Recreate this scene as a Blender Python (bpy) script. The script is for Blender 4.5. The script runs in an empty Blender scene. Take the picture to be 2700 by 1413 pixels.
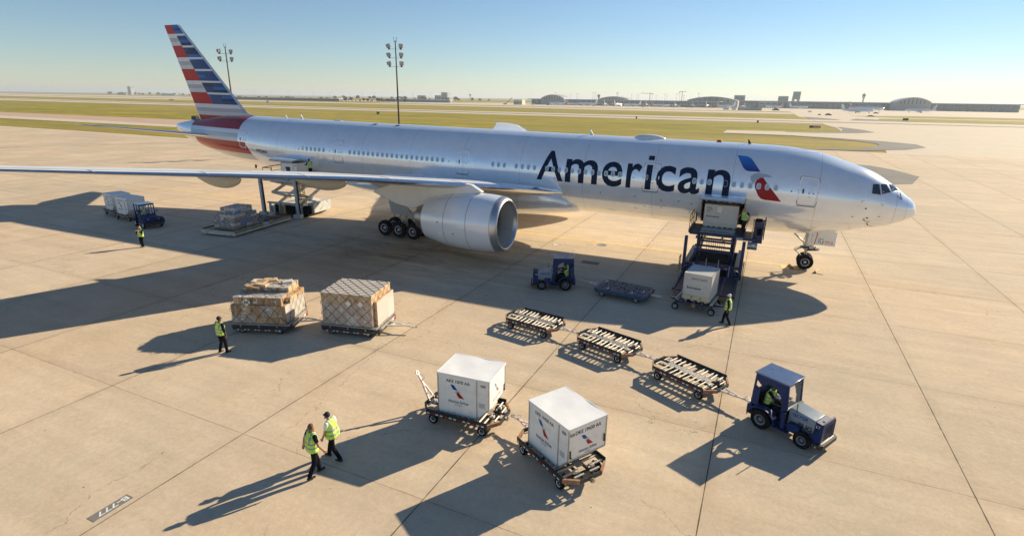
import bpy, bmesh, math, random
from math import sin, cos, radians as rad, pi, sqrt
from mathutils import Vector, Matrix
random.seed(7)
SC = bpy.context.scene
COL = SC.collection

# ------------------------------------------------------------------ camera
CAM = (-9.437, -43.362, 11.539)
YAW, PITCH, ROLL = -0.430391, 0.303712, 0.014342
cy_, sy_ = cos(YAW), sin(YAW)
f_ = Vector((sy_*cos(PITCH), cy_*cos(PITCH), -sin(PITCH)))
r_ = Vector((cy_, -sy_, 0)); u_ = r_.cross(f_)
r2 = r_*cos(ROLL)+u_*sin(ROLL); u2 = u_*cos(ROLL)-r_*sin(ROLL)
cam = bpy.data.cameras.new('camera'); cam.sensor_width = 36; cam.lens = 19.047
cam.clip_start = .1; cam.clip_end = 60000
co = bpy.data.objects.new('camera', cam); COL.objects.link(co)
co.matrix_world = Matrix(((r2.x, u2.x, -f_.x, CAM[0]), (r2.y, u2.y, -f_.y, CAM[1]), (r2.z, u2.z, -f_.z, CAM[2]), (0, 0, 0, 1)))
SC.camera = co
# ------------------------------------------------------------------ sky, sun, exposure
SUN_AZ, SUN_EL = rad(59.8), rad(24.4)
W = bpy.data.worlds.new('World'); SC.world = W; W.use_nodes = True
nt = W.node_tree; bg = nt.nodes['Background']
sky = nt.nodes.new('ShaderNodeTexSky'); sky.sky_type = 'NISHITA'; sky.sun_disc = False
sky.sun_elevation = SUN_EL; sky.sun_rotation = pi/2-SUN_AZ
sky.altitude = 180; sky.air_density = 1.0; sky.dust_density = 0.0; sky.ozone_density = 4.0
nt.links.new(sky.outputs[0], bg.inputs[0]); bg.inputs[1].default_value = 0.07
sl = bpy.data.lights.new('sun', 'SUN'); sl.energy = 5.0; sl.angle = rad(.53); sl.color = (1, .86, .64)
so = bpy.data.objects.new('sun', sl); COL.objects.link(so)
sd = Vector((cos(SUN_AZ)*cos(SUN_EL), sin(SUN_AZ)*cos(SUN_EL), sin(SUN_EL)))
so.rotation_euler = (-sd).to_track_quat('-Z', 'Y').to_euler()
SC.view_settings.view_transform = 'Standard'; SC.view_settings.look = 'None'
SC.view_settings.exposure = 0.68; SC.view_settings.gamma = 1
SC.cycles.max_bounces = 6; SC.cycles.transparent_max_bounces = 12; SC.cycles.volume_bounces = 0

# ------------------------------------------------------------------ materials
def mat(name, col, rough=.5, metal=0., var=0., scale=4., bump=0., bscale=None, coat=0., spec=.5, dirt=None, dscale=1.2, damt=.5):
    m = bpy.data.materials.new(name); m.use_nodes = True
    t = m.node_tree; b = t.nodes['Principled BSDF']; N = t.nodes.new; L = t.links.new
    b.inputs['Base Color'].default_value = (*col, 1); b.inputs['Roughness'].default_value = rough
    b.inputs['Metallic'].default_value = metal; b.inputs['Coat Weight'].default_value = coat
    b.inputs['Specular IOR Level'].default_value = spec; b.inputs['Coat Roughness'].default_value = .08
    if var or bump or dirt:
        tc = N('ShaderNodeTexCoord')
        nz = N('ShaderNodeTexNoise'); nz.inputs['Scale'].default_value = scale; nz.inputs['Detail'].default_value = 6
        L(tc.outputs['Object'], nz.inputs['Vector'])
        last = None
        if var:
            mx = N('ShaderNodeMix'); mx.data_type = 'RGBA'; mx.blend_type = 'MULTIPLY'
            mr = N('ShaderNodeMapRange'); mr.inputs[1].default_value = .3; mr.inputs[2].default_value = .7
            mr.inputs[3].default_value = 1-var; mr.inputs[4].default_value = 1+var*.6
            L(nz.outputs['Fac'], mr.inputs[0])
            mx.inputs[0].default_value = 1; mx.inputs[6].default_value = (*col, 1); L(mr.outputs[0], mx.inputs[7])
            L(mx.outputs[2], b.inputs['Base Color']); last = mx.outputs[2]
            rr = N('ShaderNodeMapRange'); rr.inputs[3].default_value = max(.02, rough-.1); rr.inputs[4].default_value = min(1, rough+.12)
            L(nz.outputs['Fac'], rr.inputs[0]); L(rr.outputs[0], b.inputs['Roughness'])
        if dirt:
            n2 = N('ShaderNodeTexNoise'); n2.inputs['Scale'].default_value = dscale; n2.inputs['Detail'].default_value = 8; n2.inputs['Roughness'].default_value = .7
            L(tc.outputs['Object'], n2.inputs['Vector'])
            m2 = N('ShaderNodeMapRange'); m2.inputs[1].default_value = .5; m2.inputs[2].default_value = .72; m2.inputs[4].default_value = damt
            L(n2.outputs['Fac'], m2.inputs[0])
            mx2 = N('ShaderNodeMix'); mx2.data_type = 'RGBA'
            L(m2.outputs[0], mx2.inputs[0]); mx2.inputs[7].default_value = (*dirt, 1)
            if last: L(last, mx2.inputs[6])
            else: mx2.inputs[6].default_value = (*col, 1)
            L(mx2.outputs[2], b.inputs['Base Color'])
        if bump:
            n3 = N('ShaderNodeTexNoise'); n3.inputs['Scale'].default_value = bscale or scale*3; n3.inputs['Detail'].default_value = 4
            L(tc.outputs['Object'], n3.inputs['Vector'])
            bp = N('ShaderNodeBump'); bp.inputs['Strength'].default_value = bump; bp.inputs['Distance'].default_value = .02
            L(n3.outputs['Fac'], bp.inputs['Height']); L(bp.outputs[0], b.inputs['Normal'])
    return m
def nodes(m):
    t = m.node_tree; return t, t.nodes['Principled BSDF'], t.nodes.new, t.links.new
class Sh:
    """tiny math-node helper"""
    def __init__(s, m): s.t, s.b, s.N, s.L = nodes(m)
    def put(s, inp, v):
        if isinstance(v, bpy.types.NodeSocket): s.L(v, inp)
        else: inp.default_value = v
    def m(s, op, a, b=0., c=0., clamp=False):
        n = s.N('ShaderNodeMath'); n.operation = op; n.use_clamp = clamp
        s.put(n.inputs[0], a); s.put(n.inputs[1], b)
        if op in ('MULTIPLY_ADD', 'SMOOTH_MIN', 'WRAP', 'COMPARE'): s.put(n.inputs[2], c)
        return n.outputs[0]
    def gt(s, a, b): return s.m('GREATER_THAN', a, b)
    def lt(s, a, b): return s.m('LESS_THAN', a, b)
    def both(s, *a):
        o = a[0]
        for x in a[1:]: o = s.m('MULTIPLY', o, x)
        return o
    def mix(s, f, a, b, mode='MIX'):
        n = s.N('ShaderNodeMix'); n.data_type = 'RGBA'; n.blend_type = mode
        s.put(n.inputs[0], f); s.put(n.inputs[6], a if not isinstance(a, tuple) else (*a, 1)); s.put(n.inputs[7], b if not isinstance(b, tuple) else (*b, 1))
        return n.outputs[2]
    def noise(s, vec, scale, detail=5., rough=.55, out='Fac'):
        n = s.N('ShaderNodeTexNoise'); n.inputs['Scale'].default_value = scale; n.inputs['Detail'].default_value = detail; n.inputs['Roughness'].default_value = rough
        s.L(vec, n.inputs['Vector']); return n.outputs[out]
    def ramp(s, f, lo, hi, a=0., b=1.):
        n = s.N('ShaderNodeMapRange'); s.put(n.inputs[0], f)
        for i, v in enumerate((lo, hi, a, b)): n.inputs[i+1].default_value = v
        return n.outputs[0]
    def coord(s, kind='Object'):
        return s.N('ShaderNodeTexCoord').outputs[kind]
    def xyz(s, v):
        n = s.N('ShaderNodeSeparateXYZ'); s.L(v, n.inputs[0]); return n.outputs
    def scale3(s, v, sc):
        n = s.N('ShaderNodeMapping'); n.inputs['Scale'].default_value = sc; s.L(v, n.inputs[0]); return n.outputs[0]

M = {}
NAVY = (.012, .03, .075)
M['rubber'] = mat('tyre_rubber', (.01, .01, .011), .85, bump=.3, bscale=30, spec=.15)
M['black'] = mat('black_steel', (.018, .019, .022), .5, var=.3, dirt=(.1, .07, .05), damt=.35, dscale=3)
M['dark'] = mat('dark_void', (.005, .005, .006), .9, spec=.05)
M['hub'] = mat('wheel_hub', (.55, .56, .58), .4, .4, var=.15)
M['hubw'] = mat('white_wheel', (.75, .75, .73), .5, dirt=(.2, .17, .13), damt=.5, dscale=6)
M['steel'] = mat('bare_steel', (.5, .49, .46), .38, .8, var=.2, dirt=(.2, .13, .08), damt=.4, dscale=5)
M['chrome'] = mat('polished_metal', (.8, .82, .85), .16, 1., var=.04)
M['lipmetal'] = mat('inlet_lip_metal', (.56, .57, .6), .38, 1., var=.05)
M['exhaust'] = mat('exhaust_metal', (.42, .38, .34), .35, .9, var=.12, scale=2)
M['blue'] = mat('loader_blue_paint', (.008, .026, .11), .42, var=.22, scale=3, coat=.1, dirt=(.05, .05, .06), damt=.5, dscale=2.5)
M['tblue'] = mat('tractor_blue_paint', (.008, .03, .12), .5, var=.12, spec=.25, dirt=(.07, .06, .07), damt=.3, dscale=3)
M['troof'] = mat('roof_blue_paint', (.05, .09, .19), .3, var=.05, coat=1., dirt=(.14, .17, .22), damt=.5, dscale=.9)
M['tgrey'] = mat('hood_grey_paint', (.26, .31, .35), .35, var=.06, coat=.3, dirt=(.16, .15, .14), damt=.3, dscale=4)
M['lwhite'] = mat('loader_white_paint', (.52, .53, .52), .45, var=.1, dirt=(.16, .12, .08), damt=.75, dscale=2.2)
M['yellow'] = mat('rail_yellow_paint', (.5, .33, .07), .5, var=.15, dirt=(.15, .08, .04), damt=.4, dscale=5)
M['rust'] = mat('rusty_plate', (.34, .16, .08), .75, var=.35, scale=6, dirt=(.5, .48, .44), damt=.7, dscale=5)
M['deckblk'] = mat('deck_black', (.022, .026, .032), .45, var=.3, scale=5, dirt=(.16, .13, .1), damt=.45, dscale=4)
M['balldeck'] = mat('ball_deck_blue', (.03, .07, .15), .4, var=.35, scale=4, dirt=(.12, .13, .13), damt=.4, dscale=3)
M['deckblue'] = mat('deck_navy', (.016, .03, .065), .4, var=.3, scale=3, dirt=(.1, .1, .1), damt=.4, dscale=6)
M['roller'] = mat('roller_metal', (.5, .47, .4), .5, .3, var=.15, scale=8, dirt=(.25, .18, .12), damt=.35, dscale=7)
M['tread'] = mat('tread_plate', (.3, .3, .3), .5, .6, var=.2, bump=.8, bscale=60)
M['white'] = mat('white_paint', (.78, .78, .76), .4, var=.04)
M['barwhite'] = mat('drawbar_white', (.72, .7, .66), .45, var=.1, dirt=(.22, .12, .07), damt=.6, dscale=7)
M['red'] = mat('red_marker', (.5, .02, .02), .35)
M['orange'] = mat('orange_print', (.75, .14, .03), .5)
M['ctn'] = mat('container_panel', (.9, .89, .84), .35, var=.03, scale=1.5, dirt=(.55, .5, .42), damt=.35, dscale=2.5, coat=.15, bump=.25, bscale=1.6)
M['ctntop'] = mat('container_cover', (.84, .84, .82), .5, var=.05, scale=2, bump=.35, bscale=2.2)
M['alu'] = mat('aluminium_edge', (.5, .49, .46), .42, .6, var=.15, dirt=(.2, .16, .11), damt=.5, dscale=8)
M['ctngrey'] = mat('grey_container_panel', (.56, .57, .56), .42, .2, var=.06, scale=3, dirt=(.32, .3, .26), damt=.5, dscale=3)
M['print'] = mat('black_print', (.008, .009, .011), .6, spec=.05)
M['navyprint'] = mat('navy_print', (.006, .02, .055), .4, spec=.06)
M['greyprint'] = mat('grey_print', (.28, .3, .33), .5)
M['lblue'] = mat('emblem_blue', (.01, .09, .36), .35, spec=.2)
M['lred'] = mat('emblem_red', (.45, .014, .02), .35, spec=.2)
M['lgrey'] = mat('emblem_grey', (.5, .54, .58), .35)
M['wrap'] = mat('stretch_film', (.75, .77, .8), .2)
t, b, N, L = nodes(M['wrap']); b.inputs['Alpha'].default_value = .17
M['film2'] = mat('film_cover', (.8, .78, .74), .3); nodes(M['film2'])[1].inputs['Alpha'].default_value = .45
M['net'] = mat('cargo_net_cord', (.03, .028, .025), .8)
M['card'] = [mat('cardboard_%d' % i, c, .75, var=.12, scale=3, bump=.15, bscale=9) for i, c in enumerate(((.5, .32, .17), (.56, .37, .2), (.44, .28, .15), (.6, .43, .26)))]
M['cardpale'] = mat('pale_carton', (.74, .65, .53), .7, var=.1, scale=3)
M['label'] = mat('paper_label', (.78, .78, .76), .6)
M['skin1'] = mat('skin_brown', (.16, .075, .04), .5, var=.1, scale=9)
M['skin2'] = mat('skin_tan', (.45, .23, .14), .5, var=.1, scale=9)
M['trouser'] = mat('navy_trousers', (.01, .01, .016), .95, spec=.1, var=.3, scale=8, bump=.6, bscale=14)
M['shirtd'] = mat('dark_shirt', (.012, .014, .026), .95, spec=.1, var=.3, scale=8, bump=.6, bscale=14)
M['shirtw'] = mat('white_shirt', (.72, .73, .76), .8, bump=.5, bscale=12)
M['shoe'] = mat('black_shoe', (.008, .008, .008), .45)
M['hairbr'] = mat('brown_hair', (.12, .075, .04), .7, bump=.8, bscale=60)
M['hairbk'] = mat('black_hair', (.01, .009, .008), .6, bump=.8, bscale=60)
M['hairbl'] = mat('fair_hair', (.42, .27, .12), .7, bump=.8, bscale=60)
M['cap'] = mat('dark_cap', (.012, .012, .018), .8)
M['foliage'] = mat('tree_leaves', (.045, .065, .03), .8, var=.5, scale=.4)
M['bark'] = mat('tree_bark', (.09, .07, .05), .9)
M['fglass'] = mat('dark_glass', (.09, .15, .17), .12, 0, spec=.8)
M['fconc'] = mat('far_concrete', (.42, .41, .38), .7, var=.1, scale=.05)
M['froof'] = mat('far_roof', (.45, .47, .48), .5, .2, var=.08, scale=.03)
M['fwhite'] = mat('far_white', (.7, .7, .68), .5)
M['fgrey'] = mat('far_grey', (.26, .27, .28), .6)
M['mast'] = mat('mast_steel', (.06, .05, .045), .6, .3)
M['lamp'] = mat('floodlight_housing', (.14, .11, .08), .5, .3)
M['lampglass'] = mat('floodlight_glass', (.3, .3, .28), .15, spec=.8)
M['cglass'] = mat('cockpit_glass', (.015, .022, .028), .06, spec=1.)
M['pane'] = mat('cabin_pane', (.36, .43, .5), .12, spec=.9)
M['rim'] = mat('window_rim', (.66, .7, .74), .3, .1)
M['cabglass'] = mat('clear_screen', (.8, .8, .78), .05)
t, b, N, L = nodes(M['cabglass']); b.inputs['Alpha'].default_value = .2
def vest_mat():
    m = mat('hi_vis_fabric', (.48, .78, .05), .8); s = Sh(m); v = s.coord(); z = s.xyz(v)[2]
    n = s.noise(s.scale3(v, (9, 9, 3)), 1.0)
    c = s.mix(s.ramp(n, .35, .65), (.46, .74, .07), (.66, .9, .17))
    k = s.m('MAXIMUM', s.both(s.gt(z, 1.03), s.lt(z, 1.08)), s.both(s.gt(z, 1.17), s.lt(z, 1.22)))
    y = s.m('ABSOLUTE', s.xyz(v)[1])
    k = s.m('MAXIMUM', k, s.both(s.gt(z, 1.2), s.gt(y, .115), s.lt(y, .165)))
    s.L(s.mix(k, c, (.27, .3, .35)), s.b.inputs['Base Color'])
    bp = s.N('ShaderNodeBump'); bp.inputs['Strength'].default_value = .7; bp.inputs['Distance'].default_value = .03
    s.L(n, bp.inputs['Height']); s.L(bp.outputs[0], s.b.inputs['Normal'])
    return m
M['vest'] = vest_mat()

# ------------------------------------------------------------------ mesh builder
class MB:
    def __init__(s): s.v = []; s.f = []; s.m = []; s.mats = []; s.T = Matrix.Identity(4)
    def mi(s, m):
        if m not in s.mats: s.mats.append(m)
        return s.mats.index(m)
    def add(s, vs, fs, m):
        o = len(s.v); i = s.mi(m)
        s.v += [tuple(s.T @ Vector(v)) for v in vs]
        s.f += [[o+k for k in f] for f in fs]; s.m += [i]*len(fs)
    def box(s, c, d, m, rz=0, ry=0, rx=0):
        R = Matrix.Rotation(rz, 3, 'Z') @ Matrix.Rotation(ry, 3, 'Y') @ Matrix.Rotation(rx, 3, 'X'); c = Vector(c)
        vs = [c+R @ Vector((x*d[0]/2, y*d[1]/2, z*d[2]/2)) for x in (-1, 1) for y in (-1, 1) for z in (-1, 1)]
        s.add(vs, [(0, 1, 3, 2), (4, 6, 7, 5), (0, 4, 5, 1), (2, 3, 7, 6), (0, 2, 6, 4), (1, 5, 7, 3)], m)
    def bx(s, x0, x1, y0, y1, z0, z1, m): s.box(((x0+x1)/2, (y0+y1)/2, (z0+z1)/2), (x1-x0, y1-y0, z1-z0), m)
    def beam(s, a, b, w, h, m, up=(0, 0, 1)):
        a = Vector(a); b = Vector(b); d = (b-a).normalized(); u = Vector(up)
        if abs(d.dot(u)) > .98: u = Vector((1, 0, 0))
        r = d.cross(u).normalized(); u = r.cross(d)
        vs = [p+r*(i*w/2)+u*(j*h/2) for p in (a, b) for i, j in ((-1, -1), (1, -1), (1, 1), (-1, 1))]
        s.add(vs, [(3, 2, 1, 0), (4, 5, 6, 7), (0, 1, 5, 4), (1, 2, 6, 5), (2, 3, 7, 6), (3, 0, 4, 7)], m)
    def cyl(s, a, b, r, m, r1=None, n=12, caps=True):
        a = Vector(a); b = Vector(b); r1 = r if r1 is None else r1; d = (b-a).normalized()
        u = Vector((0, 0, 1)) if abs(d.z) < .9 else Vector((1, 0, 0)); x = d.cross(u).normalized(); y = d.cross(x)
        vs = [p+(x*cos(2*pi*k/n)+y*sin(2*pi*k/n))*q for p, q in ((a, r), (b, r1)) for k in range(n)]
        fs = [(k, n+k, n+(k+1) % n, (k+1) % n) for k in range(n)]
        if caps: fs += [tuple(range(n)), tuple(range(2*n-1, n-1, -1))]
        s.add(vs, fs, m)
    def tube(s, pts, r, m, n=6):
        for a, b in zip(pts, pts[1:]): s.cyl(a, b, r, m, n=n)
    def lathe(s, prof, m, axis='X', n=32, o=(0, 0, 0), caps=False):
        vs = []; fs = []; k = len(prof); o = Vector(o)
        for j in range(n):
            a = 2*pi*j/n
            for x, r in prof:
                p = {'X': (x, r*cos(a), r*sin(a)), 'Y': (r*cos(a), x, r*sin(a)), 'Z': (r*cos(a), r*sin(a), x)}[axis]
                vs.append(o+Vector(p))
        for j in range(n):
            for i in range(k-1):
                q = ((j+1) % n)*k; fs.append((j*k+i, j*k+i+1, q+i+1, q+i))
        s.add(vs, fs, m)
    def ring(s, secs, m, closed=True, caps=False, mf=None):
        n = len(secs[0]); vs = [p for q in secs for p in q]; fs = []; ms = []
        for i in range(len(secs)-1):
            for k in range(n if closed else n-1):
                fs.append((i*n+k, i*n+(k+1) % n, (i+1)*n+(k+1) % n, (i+1)*n+k)); ms.append(mf(i, k) if mf else m)
        if caps: fs += [tuple(range(n-1, -1, -1)), tuple(range((len(secs)-1)*n, len(secs)*n))]; ms += [m, m]
        o = len(s.v); s.v += [tuple(s.T @ Vector(v)) for v in vs]; s.f += [[o+k for k in f] for f in fs]; s.m += [s.mi(x) for x in ms]
    def prism(s, pts, z0, z1, m, plane='XY'):
        n = len(pts)
        q = {'XY': lambda p, z: (p[0], p[1], z), 'XZ': lambda p, z: (p[0], z, p[1]), 'YZ': lambda p, z: (z, p[0], p[1])}[plane]
        s.add([q(p, z0) for p in pts]+[q(p, z1) for p in pts], [tuple(range(n-1, -1, -1)), tuple(range(n, 2*n))]+[(k, (k+1) % n, n+(k+1) % n, n+k) for k in range(n)], m)
    def ell(s, c, r, m, n=16, k=10):
        secs = [[Vector(c)+Vector((r[0]*sin(pi*i/k)*cos(2*pi*j/n), r[1]*sin(pi*i/k)*sin(2*pi*j/n), r[2]*cos(pi*i/k))) for j in range(n)] for i in range(k+1)]
        s.ring(secs, m)
    def wheel(s, c, r, w, m, mh, rh=.55, n=28, ax='Y', mi=None):
        h = w/2
        p = [(-h*.55, r*rh), (-h*.9, r*rh*1.05), (-h, r*.8), (-h*.8, r*.96), (-h*.4, r), (h*.4, r), (h*.8, r*.96), (h, r*.8), (h*.9, r*rh*1.05), (h*.55, r*rh)]
        s.lathe(p, m, ax, n, c)
        for g in (-1, 1):
            s.lathe([(g*h*.92, r*rh*1.06), (g*h*.95, r*rh*.98), (g*h*.6, r*rh*.8)], mh, ax, n, c)
            s.lathe([(g*h*.6, r*rh*.8), (g*h*.45, r*rh*.7), (g*h*.42, r*rh*.42)], mi or mh, ax, n, c)
            s.lathe([(g*h*.42, r*rh*.42), (g*h*.75, r*rh*.3), (g*h*.78, 0.001)], mh, ax, n, c)
    def build(s, name, parent=None, smooth=True, bevel=0, ang=35, loc=None, fixn=True):
        me = bpy.data.meshes.new(name); me.from_pydata(s.v, [], s.f); me.validate()
        for m in s.mats: me.materials.append(m)
        if len(me.polygons) == len(s.m): me.polygons.foreach_set('material_index', s.m)
        if fixn:
            b = bmesh.new(); b.from_mesh(me); bmesh.ops.recalc_face_normals(b, faces=b.faces); b.to_mesh(me); b.free()
        if smooth:
            me.polygons.foreach_set('use_smooth', [True]*len(me.polygons)); me.set_sharp_from_angle(angle=rad(ang))
        o = bpy.data.objects.new(name, me); COL.objects.link(o)
        if parent: o.parent = parent
        if loc: o.location = loc
        if bevel:
            bv = o.modifiers.new('bevel', 'BEVEL'); bv.width = bevel; bv.segments = 2; bv.limit_method = 'ANGLE'
        return o
def tag(o, label=None, cat=None, group=None, kind=None):
    if label: o['label'] = label
    if cat: o['category'] = cat
    if group: o['group'] = group
    if kind: o['kind'] = kind
    return o
def thing(name, label, cat, loc=(0, 0, 0), rz=0, group=None):
    o = bpy.data.objects.new(name, None); COL.objects.link(o); o.empty_display_size = .1
    o.location = loc; o.rotation_euler = (0, 0, rz); return tag(o, label, cat, group)
def kids(o): return [c for c in bpy.data.objects if c.parent == o]
def copy_tree(o, parent=None):
    c = o.copy(); COL.objects.link(c); c.parent = parent
    for ch in CH.get(o.name, []): copy_tree(ch, c)
    return c
CH = {}
def dup(root, label, loc, rz, group=None):
    CH.clear()
    for x in list(bpy.data.objects):
        if x.parent: CH.setdefault(x.parent.name, []).append(x)
    c = copy_tree(root); c.location = loc; c.rotation_euler = (0, 0, rz); c['label'] = label
    if group: c['group'] = group
    return c

# ------------------------------------------------------------------ lettering and flat marks laid on a surface
def text2d(body, off=0.):
    cu = bpy.data.curves.new('t', 'FONT'); cu.body = body; cu.offset = off; cu.resolution_u = 4
    o = bpy.data.objects.new('t', cu); me = bpy.data.meshes.new_from_object(o)
    vs = [(v.co.x, v.co.y) for v in me.vertices]; fs = [tuple(p.vertices) for p in me.polygons]
    bpy.data.objects.remove(o); bpy.data.curves.remove(cu); bpy.data.meshes.remove(me)
    return vs, fs
def fit2d(vf, x0, y0, x1=None, y1=None):
    vs, fs = vf; a = min(v[0] for v in vs); b = max(v[0] for v in vs); c = min(v[1] for v in vs); d = max(v[1] for v in vs)
    sy = (y1-y0)/(d-c) if y1 is not None else (x1-x0)/(b-a); sx = (x1-x0)/(b-a) if x1 is not None else sy
    return [(x0+(v[0]-a)*sx, y0+(v[1]-c)*sy) for v in vs], fs
def decal(mb, vf, fn, m, cut=0.):
    vs, fs = vf
    if cut:
        b = bmesh.new(); q = [b.verts.new((x, y, 0)) for x, y in vs]
        for f in fs:
            try: b.faces.new([q[i] for i in f])
            except Exception: pass
        ys = [v[1] for v in vs]; y = min(ys)+cut
        while y < max(ys):
            bmesh.ops.bisect_plane(b, geom=b.verts[:]+b.edges[:]+b.faces[:], plane_co=(0, y, 0), plane_no=(0, 1, 0)); y += cut
        b.verts.index_update(); vs = [(v.co.x, v.co.y) for v in b.verts]; fs = [tuple(v.index for v in f.verts) for f in b.faces]; b.free()
    mb.add([fn(x, y) for x, y in vs], fs, m)
def poly2(pts): return list(pts), [tuple(range(len(pts)))]
# the winged emblem in unit space (0..1 wide, 0..1 high)
EMB = dict(
    blue=[(0, 1), (.17, .995), (.24, .97), (.3, .92), (.51, .61), (.27, .605), (.21, .63), (.16, .68), (.1, .79)],
    grey=[(.33, .5), (.4, .56), (.5, .58), (.64, .565), (.73, .53), (.74, .5), (.62, .505), (.52, .47), (.45, .4), (.4, .33), (.35, .41)],
    red=[(.58, .49), (.65, .4), (1, 0), (.68, .01), (.6, .03), (.54, .09), (.45, .26), (.44, .36), (.47, .43), (.52, .48)])
def emblem(mb, x0, y0, w, h, fn, cut=0., ms=None, sk=0.):
    ms = ms or (M['lblue'], M['lgrey'], M['lred'])
    for k, m in zip(('blue', 'grey', 'red'), ms):
        decal(mb, poly2([(x0+(px)*w+sk*py, y0+py*h) for px, py in EMB[k]]), fn, m, cut)
# ------------------------------------------------------------------ ground materials
def concrete(name, col, warm, slabs=True, stain=True, light=1.):
    m = mat(name, col, .9, spec=.12); s = Sh(m); v = s.coord(); x, y, z = s.xyz(v)
    n1 = s.noise(v, .06, 6); n2 = s.noise(v, .45, 9, .7); n3 = s.noise(v, 5, 8, .7); n4 = s.noise(s.scale3(v, (.08, 1.2, 1)), 1., 6)
    c = s.mix(s.ramp(n1, .35, .65), col, warm); c = s.mix(s.m('MULTIPLY', s.ramp(s.noise(v, .22, 10, .72), .42, .68), .28), c, tuple(k*f for k, f in zip(col, (1.0, .84, .66))))
    c = s.mix(1., c, s.ramp(n2, .28, .72, .88, 1.09), 'MULTIPLY')
    c = s.mix(1., c, s.ramp(n3, .3, .7, .9, 1.09), 'MULTIPLY')
    c = s.mix(1., c, s.ramp(n4, .3, .7, .92, 1.06), 'MULTIPLY')
    nf = s.noise(v, 14, 10, .75); c = s.mix(1., c, s.ramp(nf, .3, .7, .9, 1.1), 'MULTIPLY')
    if slabs:
        def cell(a, o, p):
            q = s.m('DIVIDE', s.m('SUBTRACT', a, o), p); return q, s.m('FLOOR', q)
        w = s.m('MULTIPLY', s.m('SUBTRACT', s.noise(v, 1.3, 3), .5), .03)
        qx, fx = cell(x, -2.15, 7.62); qy, fy = cell(y, -9.8, 7.47)
        cb = s.N('ShaderNodeCombineXYZ'); s.L(fx, cb.inputs[0]); s.L(fy, cb.inputs[1])
        wn = s.N('ShaderNodeTexWhiteNoise'); wn.noise_dimensions = '2D'; s.L(cb.outputs[0], wn.inputs['Vector'])
        c = s.mix(1., c, s.ramp(wn.outputs['Value'], 0, 1, .93, 1.06), 'MULTIPLY')
        def line(q, p): return s.m('MULTIPLY', s.m('ABSOLUTE', s.m('SUBTRACT', s.m('FRACT', s.m('ADD', q, .5)), .5)), p)
        lx = s.m('ADD', line(qx, 7.62), w); ly = s.m('ADD', line(qy, 7.47), w)
        # seepage beside the joints, then the joint sealant itself
        edge = s.m('MULTIPLY', s.ramp(s.m('MINIMUM', lx, ly), .03, .5, 1, 0), s.ramp(n2, .45, .62))
        c = s.mix(s.m('MULTIPLY', edge, .3), c, (.25, .17, .1))
        c = s.mix(s.m('MULTIPLY', s.lt(lx, .017), .88), c, (.05, .038, .03))
        c = s.mix(s.m('MULTIPLY', s.lt(ly, .011), .65), c, (.13, .08, .05))
        # spots of oil and gum
        vo = s.N('ShaderNodeTexVoronoi'); vo.inputs['Scale'].default_value = .8; s.L(v, vo.inputs['Vector'])
        c = s.mix(s.m('MULTIPLY', s.lt(vo.outputs['Distance'], .03), .6), c, (.06, .05, .04))
    if stain:   # oil and rubber under the wing and main gear, drive marks along the aircraft
        dx = s.m('DIVIDE', s.m('ADD', x, 33), 17); dy = s.m('DIVIDE', s.m('ADD', y, 9), 9)
        d = s.m('SQRT', s.m('ADD', s.m('MULTIPLY', dx, dx), s.m('MULTIPLY', dy, dy)))
        ns = s.noise(s.scale3(v, (.18, .75, 1)), 1., 9, .7)
        k = s.m('MULTIPLY', s.ramp(d, .25, 1.1, 1, 0), s.ramp(ns, .4, .6))
        c = s.mix(s.m('MULTIPLY', k, .55), c, (.13, .1, .075))
    if slabs:   # hairline cracks in a few slabs, faint tyre scuffs along the stand
        wv = s.N('ShaderNodeVectorMath'); wv.operation = 'ADD'; s.L(v, wv.inputs[0])
        sc = s.N('ShaderNodeVectorMath'); sc.operation = 'SCALE'; sc.inputs['Scale'].default_value = 1.6; s.L(s.noise(v, .9, 6, .6, 'Color'), sc.inputs[0]); s.L(sc.outputs[0], wv.inputs[1])
        v2 = s.N('ShaderNodeTexVoronoi'); v2.feature = 'DISTANCE_TO_EDGE'; v2.inputs['Scale'].default_value = .17; s.L(wv.outputs[0], v2.inputs['Vector'])
        c = s.mix(s.both(s.lt(v2.outputs['Distance'], .0016), s.gt(s.noise(v, .11, 2), .53), .6), c, (.16, .11, .075))
        sx = s.noise(s.scale3(v, (.05, 2.6, 1)), 1., 5, .6); gate = s.ramp(s.noise(v, .07, 3), .5, .62)
        c = s.mix(s.m('MULTIPLY', s.both(s.ramp(sx, .6, .7), gate), .2), c, (.2, .17, .14))
    s.L(c, s.b.inputs['Base Color'])
    bp = s.N('ShaderNodeBump'); bp.inputs['Strength'].default_value = .25; bp.inputs['Distance'].default_value = .01
    s.L(nf, bp.inputs['Height']); s.L(bp.outputs[0], s.b.inputs['Normal'])
    return m
def grass_mat():
    m = mat('field_grass', (.2, .17, .05), .95, spec=.1); s = Sh(m); v = s.coord()
    a = s.noise(s.scale3(v, (.012, .05, 1)), 1., 9, .72); b = s.noise(s.scale3(v, (.05, .12, 1)), 1., 10, .75); e = s.noise(s.scale3(v, (.35, .9, 1)), 1., 9, .8)
    g = s.noise(s.scale3(v, (.004, .012, 1)), 1., 4)
    c = s.mix(s.ramp(a, .38, .62), (.25, .215, .02), (.46, .33, .045))
    c = s.mix(s.m('MULTIPLY', s.ramp(b, .42, .62), .75), c, (.16, .19, .03))
    c = s.mix(s.m('MULTIPLY', s.ramp(g, .45, .6), .4), c, (.38, .27, .11))
    c = s.mix(1., c, s.ramp(e, .3, .7, .72, 1.25), 'MULTIPLY')
    s.L(c, s.b.inputs['Base Color']); return m
M["conc"] = concrete("apron_concrete", (.6, .495, .36), (.64, .5, .35))
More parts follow.
